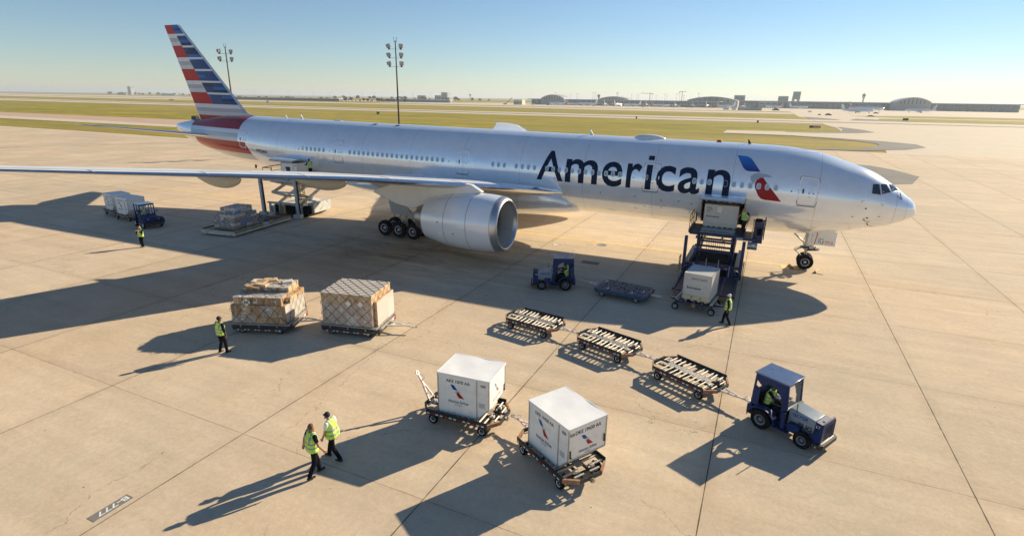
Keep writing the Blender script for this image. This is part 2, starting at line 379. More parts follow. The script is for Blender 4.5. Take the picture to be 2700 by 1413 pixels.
M['taxi'] = concrete('taxiway_concrete', (.62, .54, .42), (.66, .56, .42), False, False)
M['pink'] = concrete('pink_concrete', (.54, .38, .29), (.56, .4, .3), False, False)
M['asph'] = concrete('weathered_asphalt', (.2, .19, .175), (.26, .25, .22), False, False)
M['grass'] = grass_mat()
M['lineY'] = mat('yellow_line', (.85, .6, .2), .7, var=.2, scale=2)
M['worn'] = mat('worn_pale_line', (.7, .66, .58), .7, var=.2, scale=2)

def sheet(name, pts, z, m, kind='structure', label=None):
    b = MB(); b.add([(x, y, z) for x, y in pts], [tuple(range(len(pts)))], m)
    o = b.build(name, smooth=False, fixn=False)
    if o.data.polygons[0].normal.z < 0: o.data.flip_normals()
    return tag(o, kind=kind)
sheet('ground', [(-12000, -420), (12000, -420), (12000, 12000), (-12000, 12000)], -.1, M['grass'])
sheet('apron', [(-2500, -400), (2500, -400), (2500, 117), (-62, 117), (-80, 100), (-98, 54), (-200, 56.5), (-2500, 60)], 0, M['conc'])
sheet('taxiway', [(17, 117.5), (20, 142), (22, 150), (21, 158), (17, 166), (8, 173), (-1, 179), (-26, 180), (-26, 206), (-6, 210), (5, 212), (15, 222), (18, 233), (19, 270), (17, 300), (17, 320),
      (15, 398), (14, 425), (10, 480), (9, 740), (2500, 740), (2500, 112), (16, 112)], -.02, M['taxi'])
sheet('taxiway', [(-2500, 100), (-262, 99.5), (-212, 97), (-80, 96), (-80, 128), (-246, 127), (-305, 125), (-2500, 130)], -.03, M['pink'])
sheet('taxiway', [(-2500, 84), (-241, 87), (-80, 86), (-80, 95.9), (-212, 96.9), (-262, 99.4), (-2500, 99.9)], -.035, M['taxi'])
sheet('runway', [(-3000, 345), (-669, 333), (-270, 325), (-62, 315), (16.9, 320), (14.9, 398), (-74, 396), (-318, 397), (-540, 407), (-848, 430), (-3000, 470)], -.03, M['taxi'])
sheet('runway_wear', [(-3000, 405), (-669, 372), (-270, 352), (-62, 345), (600, 345), (600, 358), (-62, 360), (-270, 368), (-669, 388), (-3000, 420)], .01, M['asph'])
sheet('service_road', [(-1500, 520), (-300, 495), (9, 496), (9, 500), (-300, 501), (-1500, 528)], -.03, M['taxi'])
sheet('taxiway', [(-3000, 690), (-496, 630), (-100, 573), (9, 580), (9, 674), (-116, 674), (-533, 700), (-1320, 800), (-3000, 870)], -.03, M['taxi'])
sheet('terminal_apron', [(-700, 800), (-121, 709), (8, 738), (8, 741), (2500, 741), (2500, 2200), (-500, 1500), (-700, 1000)], -.04, M['taxi'])
sheet('runway', [(-6000, 950), (-1603, 900), (-900, 930), (-700, 1000), (-700, 1090), (-1886, 1250), (-6000, 1400)], -.03, M['taxi'])
for i, pts in enumerate(([(54, 556), (73, 516), (99, 519), (2500, 500), (2500, 640), (113, 612)], [(60, 440), (64, 428), (75, 402), (2500, 395), (2500, 480), (93, 497), (66, 472)])):
    sheet('grass', pts, .02, M['grass'], 'stuff')
# weathered asphalt shoulders round the grass tips
def ribbon(name, pts, ws, z, m):
    v = []; f = []
    for i, (x, y) in enumerate(pts):
        a = pts[max(0, i-1)]; c = pts[min(len(pts)-1, i+1)]; d = Vector((c[0]-a[0], c[1]-a[1])).normalized(); n = Vector((-d.y, d.x))*ws[i]/2
        v += [(x-n.x, y-n.y, z), (x+n.x, y+n.y, z)]
        if i: f.append((2*i-2, 2*i-1, 2*i+1, 2*i))
    b = MB(); b.add(v, f, m); tag(b.build(name, smooth=False), kind='structure')
ribbon('shoulder', [(-40, 118), (-20, 118), (0, 119), (12, 124), (20, 133), (25, 145), (25, 155), (20, 164), (10, 173), (-2, 180.5), (-26, 181.5)], [1, 2, 3, 5, 8, 11, 11, 9, 6, 4, 3], .012, M['asph'])
sheet('shoulder', [(5, 84), (9, 82), (12, 76), (14, 67), (11, 56), (3, 50), (-8, 60), (-6, 78)], .012, M['asph'])
ribbon('shoulder', [(-4, 208), (6, 210), (18, 219), (24, 230), (24, 250), (21, 275)], [3, 5, 10, 12, 8, 2], .012, M['asph'])
sheet('shoulder', [(14.5, 399), (34, 402), (32, 430), (20, 470), (13, 480), (14, 430)], .012, M['asph'])
sheet('shoulder', [(38, 402), (74, 400), (58, 450), (48, 455)], .012, M['asph'])
# painted lines
b = MB()
def stripe(pts, w, z, m):
    for (x0, y0), (x1, y1) in zip(pts, pts[1:]):
        d = Vector((x1-x0, y1-y0)).normalized(); n = Vector((-d.y, d.x))*w/2
        b.add([(x0-n.x, y0-n.y, z), (x1-n.x, y1-n.y, z), (x1+n.x, y1+n.y, z), (x0+n.x, y0+n.y, z)], [(0, 1, 2, 3)], m)
stripe([(-140, .7), (-90, .5), (-29, .2), (-6.5, 0)], .24, .004, M['lineY'])
b.bx(-7.4, -6.0, -.9, .1, .004, .009, M['lineY'])
stripe([(-2500, 57), (-200, 55.2), (-99, 53)], .9, .004, M['worn'])
stripe([(-240, 87.5), (-81, 86.6)], .6, -.028, M['worn'])
stripe([(-26, 184), (-1, 183.5)], .5, .018, M['worn'])
tag(b.build('painted_lines', smooth=False), kind='structure')
# stencilled stand marking
b = MB(); b.bx(-25.53, -25.2, -37.0, -35.9, .004, .006, M['asph'])
decal(b, fit2d(text2d('B-777', .02), .06, .06, .92, .26), lambda x, y: (-25.53+y, -35.9-x, .009), M['white'])
tag(b.build('stand_marking', smooth=False), kind='structure')
# fuel pits and inspection covers in the concrete
for i, (x, y, r, lab) in enumerate(((-20.85, -.67, .36, 'round steel inspection cover set in the sunlit concrete below the lettering'), (-24.26, -2.31, .3, 'small pale round cover in the sunlit concrete near the engine front'), (-20.55, -6.06, .3, 'oval fuel pit cover in the shaded concrete above the second blue tractor'))):
    b = MB(); b.lathe([(.003, r), (.008, r), (.008, r*.86), (.005, r*.84), (.005, .01)], M['steel'] if i != 1 else M['worn'], 'Z', 24, (x, y, 0))
    b.lathe([(.003, r*1.02), (.006, r*1.12), (.003, r*1.14)], M['asph'], 'Z', 24, (x, y, 0))
    if i == 2: b.box((x+.35, y, .006), (1.3, .7, .006), M['asph'])
    tag(b.build('pit_cover'), lab, 'manhole cover', 'covers in the apron')
# ------------------------------------------------------------------ the airliner (local frame: x forward, x = 6 - station)
ZC = 5.492; KP = .01275
ST = [0, .25, .8, 1.8, 3, 4.5, 6.5, 9, 12, 48, 52, 56, 60, 64, 68, 71, 72.95]
FW = [.02, .55, 1.08, 1.68, 2.16, 2.58, 2.9, 3.06, 3.1, 3.1, 3.1, 3.02, 2.75, 2.25, 1.55, .9, .3]
FT = [-.85, -.15, .33, 1.05, 1.75, 2.25, 2.8, 3.07, 3.1, 3.1, 3.1, 3.1, 3.12, 3.02, 2.6, 2.2, 1.85]
FB = [-.87, -1.1, -1.42, -1.85, -2.15, -2.6, -2.92, -3.05, -3.1, -3.1, -2.93, -2.6, -2.1, -1.45, -.6, .15, 1.0]
def pch(xs, ys, x):
    n = len(xs); h = [xs[i+1]-xs[i] for i in range(n-1)]; d = [(ys[i+1]-ys[i])/h[i] for i in range(n-1)]; mm = [d[0]]
    for i in range(1, n-1):
        if d[i-1]*d[i] > 0: w1 = 2*h[i]+h[i-1]; w2 = h[i]+2*h[i-1]; mm.append((w1+w2)/(w1/d[i-1]+w2/d[i]))
        else: mm.append(0)
    mm.append(d[-1]); i = 0
    while i < n-2 and x > xs[i+1]: i += 1
    t = (x-xs[i])/h[i]
    return (2*t**3-3*t**2+1)*ys[i]+(t**3-2*t**2+t)*h[i]*mm[i]+(-2*t**3+3*t**2)*ys[i+1]+(t**3-t**2)*h[i]*mm[i+1]
def fus(s, ph, off=0.):
    w, t, b = pch(ST, FW, s), pch(ST, FT, s), pch(ST, FB, s); h = (t-b)/2
    y = -(w+off)*cos(ph); z = ZC+(t+b)/2+(h+off)*sin(ph); return (6-s, y, z)
def skin(s, a, off=.006): return fus(s, a/3.1, off)

# paint
m = mat('silver_aircraft_paint', (.87, .93, .99), .18, .3, coat=1.); s_ = Sh(m); v = s_.coord(); X, Y, Z = s_.xyz(v)
S_ = s_.m('SUBTRACT', 6., X); ZR = s_.m('SUBTRACT', Z, ZC)
c = (.87, .93, .99)
st = s_.noise(s_.scale3(v, (1.5, .3, .22)), 1., 6, .65); c = s_.mix(s_.m('MULTIPLY', s_.m('MULTIPLY', s_.ramp(st, .5, .72), s_.ramp(ZR, .8, 2.6)), .1), c, (.55, .6, .65))
c = s_.mix(s_.m('MULTIPLY', s_.ramp(s_.noise(v, .9, 8, .7), .45, .7), .18), c, (.5, .49, .47))
seam = s_.m('MULTIPLY', s_.m('ABSOLUTE', s_.m('SUBTRACT', s_.m('FRACT', s_.m('ADD', s_.m('DIVIDE', S_, 5.33), .35)), .5)), 5.33)
pl_ = s_.lt(seam, .012)
for zz in (2.75, -1.55, -2.3): pl_ = s_.m('MAXIMUM', pl_, s_.lt(s_.m('ABSOLUTE', s_.m('SUBTRACT', ZR, zz)), .009))
pl_ = s_.m('MAXIMUM', pl_, s_.lt(s_.m('ABSOLUTE', s_.m('SUBTRACT', S_, 1.47)), .014))
c = s_.mix(s_.m('MULTIPLY', pl_, .55), c, (.16, .17, .18))
tail = s_.both(s_.gt(S_, 60), s_.lt(S_, 69.1))
c = s_.mix(s_.both(tail, s_.gt(ZR, 1.83)), c, (.3, .004, .014))
c = s_.mix(s_.both(tail, s_.lt(ZR, 1.83), s_.gt(ZR, 1.44)), c, (.74, .77, .84))
c = s_.mix(s_.both(tail, s_.lt(ZR, 1.44), s_.gt(ZR, 1.0)), c, (.48, .52, .58))
c = s_.mix(s_.both(tail, s_.lt(ZR, 1.0), s_.gt(ZR, .62)), c, (.62, .66, .72))
sl_ = s_.m('ADD', 58.41, s_.m('MULTIPLY', ZR, .714))
fr = s_.both(s_.gt(S_, sl_), s_.lt(S_, 68.3))
c = s_.mix(s_.both(fr, s_.lt(ZR, .62), s_.gt(ZR, -.57)), c, (.38, .005, .01))
sl2 = s_.m('ADD', 58.6, s_.m('MULTIPLY', ZR, 1.05))
c = s_.mix(s_.both(s_.gt(S_, sl2), s_.lt(S_, 68.3), s_.lt(ZR, -.57), s_.gt(ZR, -1.2)), c, (.6, .6, .58))
s_.L(c, s_.b.inputs['Base Color'])
allred = s_.m('MAXIMUM', s_.both(tail, s_.gt(ZR, .62)), s_.both(fr, s_.lt(ZR, .62), s_.gt(ZR, -1.2)))
s_.L(s_.m('MULTIPLY', s_.m('SUBTRACT', 1., allred), .32), s_.b.inputs['Metallic']); s_.L(s_.m('MULTIPLY', s_.m('SUBTRACT', 1., s_.m('MULTIPLY', allred, .8)), 1.), s_.b.inputs['Coat Weight'])
wav = s_.noise(s_.scale3(v, (.35, 1.2, 1.2)), 1., 3); bp = s_.N('ShaderNodeBump'); bp.inputs['Strength'].default_value = .025; bp.inputs['Distance'].default_value = .05
s_.L(wav, bp.inputs['Height']); s_.L(bp.outputs[0], s_.b.inputs['Normal']); s_.L(bp.outputs[0], s_.b.inputs['Coat Normal']); s_.b.inputs['Coat Roughness'].default_value = .03
M['silver'] = m
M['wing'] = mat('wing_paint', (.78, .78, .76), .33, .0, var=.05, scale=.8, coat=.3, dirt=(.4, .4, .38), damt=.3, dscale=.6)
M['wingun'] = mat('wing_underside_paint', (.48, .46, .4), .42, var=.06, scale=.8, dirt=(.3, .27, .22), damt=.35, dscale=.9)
M['cowl'] = mat('cowl_paint', (.84, .88, .93), .22, .1, coat=.8, var=.03, scale=.7)
m = mat('fin_paint', (.6, .62, .64), .3, 0, spec=.25); s_ = Sh(m); v = s_.coord(); X, Y, Z = s_.xyz(v)
S_ = s_.m('SUBTRACT', 6., X); q = s_.m('DIVIDE', s_.m('SUBTRACT', Z, 8.45), 1.2167); fl = s_.m('FLOOR', q); frz = s_.m('SUBTRACT', q, fl)
odd = s_.gt(s_.m('MODULO', s_.m('ADD', fl, 2), 2.), .5)
sub = s_.m('MODULO', s_.m('ADD', s_.m('FLOOR', s_.m('MULTIPLY', s_.m('ADD', q, 4), 3.)), 0), 3.)
grey = s_.mix(s_.gt(sub, 1.5), s_.mix(s_.gt(sub, .5), (.6, .62, .66), (.42, .44, .48)), (.7, .72, .76))
cb = s_.N('ShaderNodeCombineXYZ'); s_.L(s_.m('FLOOR', s_.m('ADD', s_.m('MULTIPLY', S_, .55), s_.m('MULTIPLY', fl, .37))), cb.inputs[0]); s_.L(s_.m('FLOOR', s_.m('MULTIPLY', q, 4.)), cb.inputs[1])
wn = s_.N('ShaderNodeTexWhiteNoise'); wn.noise_dimensions = '2D'; s_.L(cb.outputs[0], wn.inputs['Vector'])
blue = s_.mix(s_.gt(wn.outputs['Value'], .55), (.008, .05, .2), (.012, .13, .42)); blue = s_.mix(s_.gt(wn.outputs['Value'], .8), blue, (.005, .018, .07))
blue = s_.mix(s_.gt(frz, .835), blue, (.7, .72, .76))
div = s_.m('SUBTRACT', 71.65, s_.m('MULTIPLY', s_.m('SUBTRACT', 17.93, Z), .64))
aft = s_.gt(S_, div)
c = s_.mix(aft, blue, s_.mix(odd, grey, (.46, .004, .01)))
c = s_.mix(s_.lt(q, 1.), c, grey); c = s_.mix(s_.lt(q, 0.), c, (.42, .012, .018))
le = s_.m('SUBTRACT', 70.25, s_.m('MULTIPLY', s_.m('SUBTRACT', 17.9, Z), .99))
c = s_.mix(s_.both(s_.lt(S_, s_.m('ADD', le, .33)), s_.gt(Z, 9.3)), c, (.42, .5, .62))
hinge = s_.m('SUBTRACT', 72.0, s_.m('MULTIPLY', s_.m('SUBTRACT', 17.93, Z), .43))
c = s_.mix(s_.m('MULTIPLY', s_.lt(s_.m('ABSOLUTE', s_.m('SUBTRACT', S_, hinge)), .02), .5), c, (.1, .05, .05))
s_.L(c, s_.b.inputs['Base Color']); M['fin'] = m

air = thing('airliner', 'long silver airliner with red white and blue tail parked across the apron', 'airliner', (-6, 0, 0)); air.rotation_euler = (0, KP, 0)

# fuselage with two cargo openings on the near side
H1, H2 = (10.39, 13.23), (50.3, 53.2)
ss = [0, .03, .08, .15, .25, .38, .55, .8, 1.05, 1.3, 1.55, 1.8, 2.1, 2.4, 2.7, 3, 3.4, 3.8, 4.2, 4.6, 5, 5.5, 6, 6.5, 7, 7.6, 8.3, 9, 9.7, H1[0], 11.3, 12.2, H1[1]]
k = 14.
while k < 50: ss.append(k); k += 1.
ss += [H2[0], 51.2, 52.2, H2[1]]; k = 54.
while k < 72.9: ss.append(k); k += .6
ss.append(72.95)
pd = [-90+3*i for i in range(120)] + [-8.5, -53.5, -14.5]
pd = sorted(set(pd)-{-54, -9, -15})
secs = [[fus(s, rad(p)) for p in pd] for s in ss]
b = MB(); n = len(pd)
for i in range(len(ss)-1):
    fs = []
    sm = (ss[i]+ss[i+1])/2
    for k in range(n):
        p0 = pd[k]; p1 = pd[(k+1) % n]; pm = (p0+p1)/2 if p1 > p0 else 1e3
        if H1[0] < sm < H1[1] and -53.5 < pm < -8.5: continue
        if H2[0] < sm < H2[1] and -53.5 < pm < -14.5: continue
        fs.append((k, (k+1) % n, n+(k+1) % n, n+k))
    b.add(secs[i]+secs[i+1], fs, M['silver'])
b.add(secs[-1], [tuple(range(n))], M['exhaust'])
me_ = b.build('fuselage', air, ang=50)
bm = bmesh.new(); bm.from_mesh(me_.data); bmesh.ops.remove_doubles(bm, verts=bm.verts, dist=.0005); bmesh.ops.recalc_face_normals(bm, faces=bm.faces); bm.to_mesh(me_.data); bm.free()
# dome, beacon, antennas
b = MB(); b.ell((6-17.9, 0, ZC+3.05), (1.2, .5, .32), M['wing'], 24, 14); b.build('radome_hump', air)
b = MB(); b.ell((6-12.85, 0, ZC+3.12), (.2, .12, .12), M['red']); b.build('beacon', air)
def blade(name, s, h, c, lean=.35, m='white', z0=3.07, fl=1):
    b = MB(); b.prism([(0, 0), (-c, 0), (-c*.75-lean*h, h), (-c*.35-lean*h, h)], -.025, .025, M[m], 'XZ'); b.build(name, air, loc=(6-s, 0, ZC+z0))
for s, h, c in ((22.4, .42, .3), (55.5, .3, .3), (53.3, .42, .35), (10.66, .3, .22)): blade('antenna', s, h, c, .35, 'white' if s != 10.66 else 'black')
b = MB(); b.ell((6-48.7, 0, ZC+3.08), (.6, .2, .09), M['wing']); b.build('antenna', air)
b = MB(); b.prism([(0, 0), (-.35, 0), (-.3, -.45), (-.12, -.45)], -.025, .025, M['mast'], 'XZ'); b.build('antenna', air, loc=(6-60.3, -.4, ZC-2.0))
b = MB(); b.prism([(0, 0), (-1.1, .05), (-1.0, .45), (-.45, .5)], -.22, .22, M['black'], 'XZ'); b.build('air_inlet_door', air, loc=(6-69.2, 0, ZC+2.3))
for s, a in ((41, 3.7), (43.6, 3.7)):
    b = MB(); b.lathe([(0, .22), (.02, .2), (.02, .01)], M['dark'], 'Z', 16, fus(s, rad(78), .0)); b.build('vent', air)

# cabin windows: rim ring and pane, one mesh shared by all
def sup(n, w, h, e=2.6): return [(w*abs(cos(a))**(2/e)*(1 if cos(a) > 0 else -1), h*abs(sin(a))**(2/e)*(1 if sin(a) > 0 else -1)) for a in [2*pi*i/n for i in range(n)]]
def ringdec(b, cx, cy, prof, m, n=20, e=2.6, cap=None):
    secs = [[skin(cx-u, cy+v, off) for u, v in sup(n, w, h, e)] for w, h, off in prof]
    b.ring(secs, m)
    if cap: b.add(secs[-1], [tuple(range(n))], cap)
b = MB(); ringdec(b, 20., .53, [(.15, .215, .001), (.143, .208, .02), (.118, .182, .018), (.108, .172, .008)], M['rim'], cap=M['pane'])
win0 = b.build('cabin_window', air, ang=60)
wins = [8.67, 9.2, 9.73, 10.26, 10.78, 11.3, 12.9, 13.41, 13.92]+[19.27+.531*i for i in range(12)]+[26.17, 26.7, 27.23, 27.77, 28.84, 29.37, 29.9]+[34.71+.533*i for i in range(20)]+[48.02+.5295*i for i in range(19)]
def wpos(o, s):
    if s < 50.5: o.location = (20-s, 0, 0)
    else:
        w = pch(ST, FW, s); p = fus(s, .17); q = fus(20, .17); o.location = (20-s, p[1]-q[1], 0)
for i, s in enumerate(wins):
    o = win0 if i == 0 else win0.copy()
    if i: COL.objects.link(o); o.parent = air
    wpos(o, s)
b = MB()
for s in (8.13, 11.85, 12.36, 15.6, 18.2, 30.42, 30.94, 31.48): ringdec(b, s, .53, [(.15, .215, .001), (.147, .212, .005), (.138, .203, .005), (.135, .2, .001)], M['silver'])
b.build('plugged_windows', air)

# passenger doors
M['dwhite'] = mat('door_outline_white', (.92, .92, .92), .5)
def door(s, w=.58, tall=1.01, cy=.53):
    b = MB(); n = 28
    def pr(w1, h1, off, e=9): return [skin(s-u, cy+v, off) for u, v in sup(n, w1, h1, e)]
    b.ring([pr(w, tall, .002), pr(w-.005, tall-.005, .016), pr(w-.07, tall-.07, .016), pr(w-.075, tall-.075, .002)], M['dwhite'])
    o = b.build('passenger_door', air, ang=60)
    b = MB(); b.ring([pr(w+.03, tall+.03, .0015), pr(w+.005, tall+.005, .0035)], M['print']); b.build('door_gap', o)
    b = MB(); ringdec(b, s+.3, .5, [(.085, .2, .004), (.08, .19, .02), (.06, .16, .02), (.055, .155, .01)], M['rim'], cap=M['cglass']); b.build('door_window', o)
    def mk(pts, off, m, nm='marking'): b = MB(); decal(b, poly2(pts), lambda x, y: skin(x, y, off), m); b.build(nm, o, fixn=False)
    mk([(s-.03, .62), (s-.3, .62), (s-.3, .67), (s-.03, .67)], .008, M['white'])
    for u, v in ((-.02, .36), (-.28, .36)): mk([(s+u, v), (s+u-.1, v), (s+u-.1, v+.06), (s+u, v+.06)], .008, M['print'], 'handle')
    mk([(s+.0-.17*k/6*2, .47+.05*sin(pi*k/6)) for k in range(7)]+[(s-.34+.17*k/6*2, .45+.04*sin(pi*k/6)) for k in range(7)], .008, M['greyprint'])
    mk([(s-.02, .12), (s-.25, .12), (s-.25, .15), (s-.02, .15)], .008, M['greyprint'])
    mk([(s+.01, 1.0), (s-.37, 1.0), (s-.37, 1.1), (s+.01, 1.1)], .004, M['rim'])
    mk([(s+w, -.58), (s-w, -.58), (s-w, -.52), (s+w, -.52)], .012, M['greyprint'], 'sill')
for s in (6.71, 16.95, 32.78, 46.28): door(s)
door(59.2, .52)

# cargo doors swung open and the holds behind them
def cargo(h, top, bot, ang, name):
    b = MB(); s0, s1 = h; n = 10; hp = Vector(fus((s0+s1)/2, rad(top)))
    def arc(off): return [Vector(fus((s0+s1)/2, rad(top+(bot-top)*k/n), off)) for k in range(n+1)]
    R = Matrix.Rotation(ang, 3, 'X')
    o1 = [R @ (p-hp)+hp for p in arc(.0)]; o2 = [R @ (p-hp)+hp for p in arc(-.1)]
    x0, x1 = 6-s0, 6-s1
    vs = [(x, p.y, p.z) for x in (x0, x1) for p in o1]; m1 = n+1
    b.add(vs, [(k, k+1, m1+k+1, m1+k) for k in range(n)], M['silver'])
    vs = [(x, p.y, p.z) for x in (x0, x1) for p in o2]; b.add(vs, [(k, k+1, m1+k+1, m1+k) for k in range(n)], M['rust'])
    for x in (x0, x1): b.add([(x, p.y, p.z) for p in o1]+[(x, p.y, p.z) for p in o2], [(k, k+1, m1+k+1, m1+k) for k in range(n)], M['alu'])
    b.add([(x, p.y, p.z) for x in (x0, x1) for p in (o1[-1], o2[-1])], [(0, 1, 3, 2)], M['alu'])
    d = b.build(name, air, fixn=False)
    b = MB(); kx = x0-.1
    for i in range(8):
        x = x0-.12-(abs(x1-x0)-.24)*i/7
        for k in range(0, n, 1): b.beam((x, *(o2[k].yz)), (x, *(o2[k+1].yz)), .09, .09, M['alu'] if i % 2 else M['barwhite'])
    for k in (0, 3, 6, 9): b.beam((x0-.05, *(o2[k].yz)), (x1+.05, *(o2[k].yz)), .07, .12, M['alu'])
    b.build('door_ribs', d)
    b = MB(); yi = -1.2; zt = fus((s0+s1)/2, rad(top))[2]; zb = fus((s0+s1)/2, rad(bot))[2]
    yo = fus((s0+s1)/2, rad(bot))[1]
    b.bx(x1-.3, x0+.3, -1.2, 1.6, zb-.02, zb, M['steel']); b.bx(x1-.3, x0+.3, -2.2, 1.6, zt+.0, zt+.03, M['rust']); b.bx(x1-.3, x0+.3, 1.6, 1.63, zb, zt, M['dark'])
    b.bx(x1-.33, x1-.3, -2.6, 1.6, zb, zt, M['dark']); b.bx(x0+.3, x0+.33, -2.6, 1.6, zb, zt, M['dark'])
    b.build('cargo_hold', air)
    b = MB()
    for x in (x0, x1):
        pts = [Vector(fus(0+6-x, rad(top+(bot-top)*k/8), -.06)) for k in range(9)]
        for p, q in zip(pts, pts[1:]): b.beam((x, p.y, p.z), (x, q.y, q.z), .06, .14, M['rust'])
    b.beam((x0, *Vector(fus(6-x0, rad(top), -.06)).yz), (x1, *Vector(fus(6-x1, rad(top), -.06)).yz), .1, .1, M['rust'])
    b.build('door_frame', air)
cargo(H1, -8.5, -53.5, rad(-126), 'cargo_door')
cargo(H2, -14.5, -53.5, rad(-128), 'cargo_door')

# lettering, emblem, registration, small marks
b = MB()
for ch, x0, x1, y0, y1 in (('A', 25.95, 23.74, -.37, 2.02), ('m', 23.57, 20.99, -.37, 1.46), ('e', 20.64, 19.08, -.41, 1.47), ('r', 18.78, 17.68, -.37, 1.46), ('i', 17.36, 16.93, -.38, 2.19), ('c', 16.6, 15.24, -.42, 1.47), ('a', 15.02, 13.52, -.42, 1.47), ('n', 13.1, 11.55, -.37, 1.46)):
    vf = text2d(ch, .015)
    if ch == 'i':
        for q in ((x0, -.38, x1, 1.44), (x0, 1.8, x1, 2.17)): decal(b, poly2([(q[0], q[1]), (q[2], q[1]), (q[2], q[3]), (q[0], q[3])]), lambda x, y: skin(x, y, .005), M['navyprint'], .12)
        continue
    decal(b, fit2d(vf, x0, y0, x1, y1), lambda x, y: skin(x, y, .005), M['navyprint'], .12)
b.build('title_lettering', air, smooth=True, fixn=False)
mb_ = mat('emblem_bright_blue', (.01, .1, .5), .3, coat=.4); s_ = Sh(mb_); zz = s_.xyz(s_.coord())[2]
s_.L(s_.mix(s_.ramp(zz, ZC+1.4, ZC+2.4), (.012, .02, .2), (.01, .2, .62)), s_.b.inputs['Base Color'])
b = MB(); emblem(b, 11.4, -.4, -3.2, 3.14, lambda x, y: skin(x, y, .005), .12, (mb_, mat('emblem_silver', (.42, .47, .52), .3, .2), mat('emblem_dark_red', (.33, .008, .014), .3, spec=.2)))
b.build('winged_emblem', air, fixn=False)
b = MB(); decal(b, fit2d(text2d('N722AN', .035), 57.15, -.62, 55.62, -.27), lambda x, y: skin(x, y, .005), M['print'], .1); b.build('registration', air, fixn=False)
b = MB()
def corner(s, z, a1, a2, L=.16, w=.03):
    ph = math.asin(max(-1, min(1, z/3.1)))
    for du, dv, lu, lv in ((0, 0, a1*L, a2*w), (0, 0, a1*w, a2*L)):
        u0, u1 = sorted((s, s+lu)); v0, v1 = sorted((3.1*ph, 3.1*ph+lv))
        decal(b, poly2([(u0, v0), (u1, v0), (u1, v1), (u0, v1)]), lambda x, y: skin(x, y, .005), M['print'])
for s, z, p, q in ((18.1, -.95, -1, -1), (16.05, -1.05, 1, -1), (18.05, -2.0, -1, 1), (16.05, -1.75, 1, 1), (2.27, .32, 1, -1), (2.27, -1.25, 1, 1), (3.54, .33, -1, -1), (3.9, -1.25, -1, 1), (14.9, -1.0, -1, -1), (13.9, -1.1, 1, -1), (14.0, -1.9, 1, 1)): corner(s, z, p, q, .16)
for s, z, r, m2 in ((3.21, -.38, .07, 'print'), (2.98, -1.41, .07, 'print'), (15.6, -1.45, .09, 'white'), (16.9, -1.75, .07, 'white'), (17.3, -1.75, .07, 'white'), (20.7, -.95, .05, 'print'), (7.7, .4, .05, 'print'), (34.1, .45, .05, 'print'), (47.3, .45, .05, 'print'), (18.25, .4, .04, 'print')):
    ph = math.asin(z/3.1); decal(b, poly2([(s+r*cos(i*pi/6), 3.1*ph+r*sin(i*pi/6)) for i in range(12)]), lambda x, y: skin(x, y, .005), M[m2])
b.build('service_marks', air, fixn=False)
for s, p in ((3.14, -31), (2.85, -44)):
    b = MB(); q = Vector(fus(s, rad(p))); o = Vector((0, cos(rad(p))*-1, sin(rad(p)))); b.beam(q, q+o*.12+Vector((.03, 0, 0)), .02, .09, M['black']); b.cyl(q+o*.12, q+o*.14+Vector((.32, 0, -.03)), .018, M['steel']); b.build('pitot_probe', air)

# cockpit glazing
WD = ([(3.03, 40.2), (3.03, 21.8), (2.51, 24.2), (2.65, 46.5)], [(2.56, 48.5), (2.42, 26.5), (1.91, 41), (2.18, 59)], [(2.06, 63), (1.8, 46.5), (1.35, 68), (1.64, 85)])
for mir in (0, 1):
    for q in WD:
        for grow, off, mm_, nm in ((.06, .003, 'white' if q is WD[2] else 'rim', 'f'), (0, .012, 'cglass', 'g')):
            cs = sum(x[0] for x in q)/4; cp = sum(x[1] for x in q)/4
            pts = []
            for i in range(4):
                a0, a1 = q[i], q[(i+1) % 4]
                for k in range(6):
                    s = a0[0]+(a1[0]-a0[0])*k/6; p = a0[1]+(a1[1]-a0[1])*k/6
                    s += (s-cs)*grow*3; p += (p-cp)*grow*3
                    x = fus(s, rad(p), off); pts.append((x[0], -x[1] if mir else x[1], x[2]))
            c0 = Vector(fus(cs, rad(cp), off+(.012 if nm == 'g' else 0)))
            if mir: c0.y = -c0.y
            b = MB(); b.add(pts+[tuple(c0)], [(i, (i+1) % 24, 24) for i in range(24)], M[mm_])
            if nm == 'f': ff = b.build('cockpit_window', air)
            else: b.build('glass', ff)
b = MB()
for y in (-.5, .35): b.tube([fus(1.28, rad(90+y*60), .02), fus(1.2, rad(90+y*110), .06), fus(1.55, rad(90+y*95), .04)], .015, M['black'])
b.build('wipers', air)

# wing-body fairing
sec = []
for s, w, zt, zb in ((22.9, 1.9, -2.2, -3.06), (24.0, 2.75, -1.1, -3.25), (25.4, 3.25, -.55, -3.42), (27.5, 3.45, -.35, -3.6), (32, 3.5, -.5, -3.66), (37, 3.5, -.5, -3.66), (41, 3.3, -.8, -3.5), (44, 2.9, -1.6, -3.3), (46.2, 2.2, -2.2, -3.05)):
    ring = []
    for i in range(36):
        a = 2*pi*i/36; ring.append((6-s, -w*(abs(cos(a))**.7)*(1 if cos(a) > 0 else -1), ZC+(zt+zb)/2+(zt-zb)/2*(abs(sin(a))**.75)*(1 if sin(a) > 0 else -1)))
    sec.append(ring)
b = MB(); b.ring(sec, M['silver'], caps=True); b.build('belly_fairing', air, ang=60)

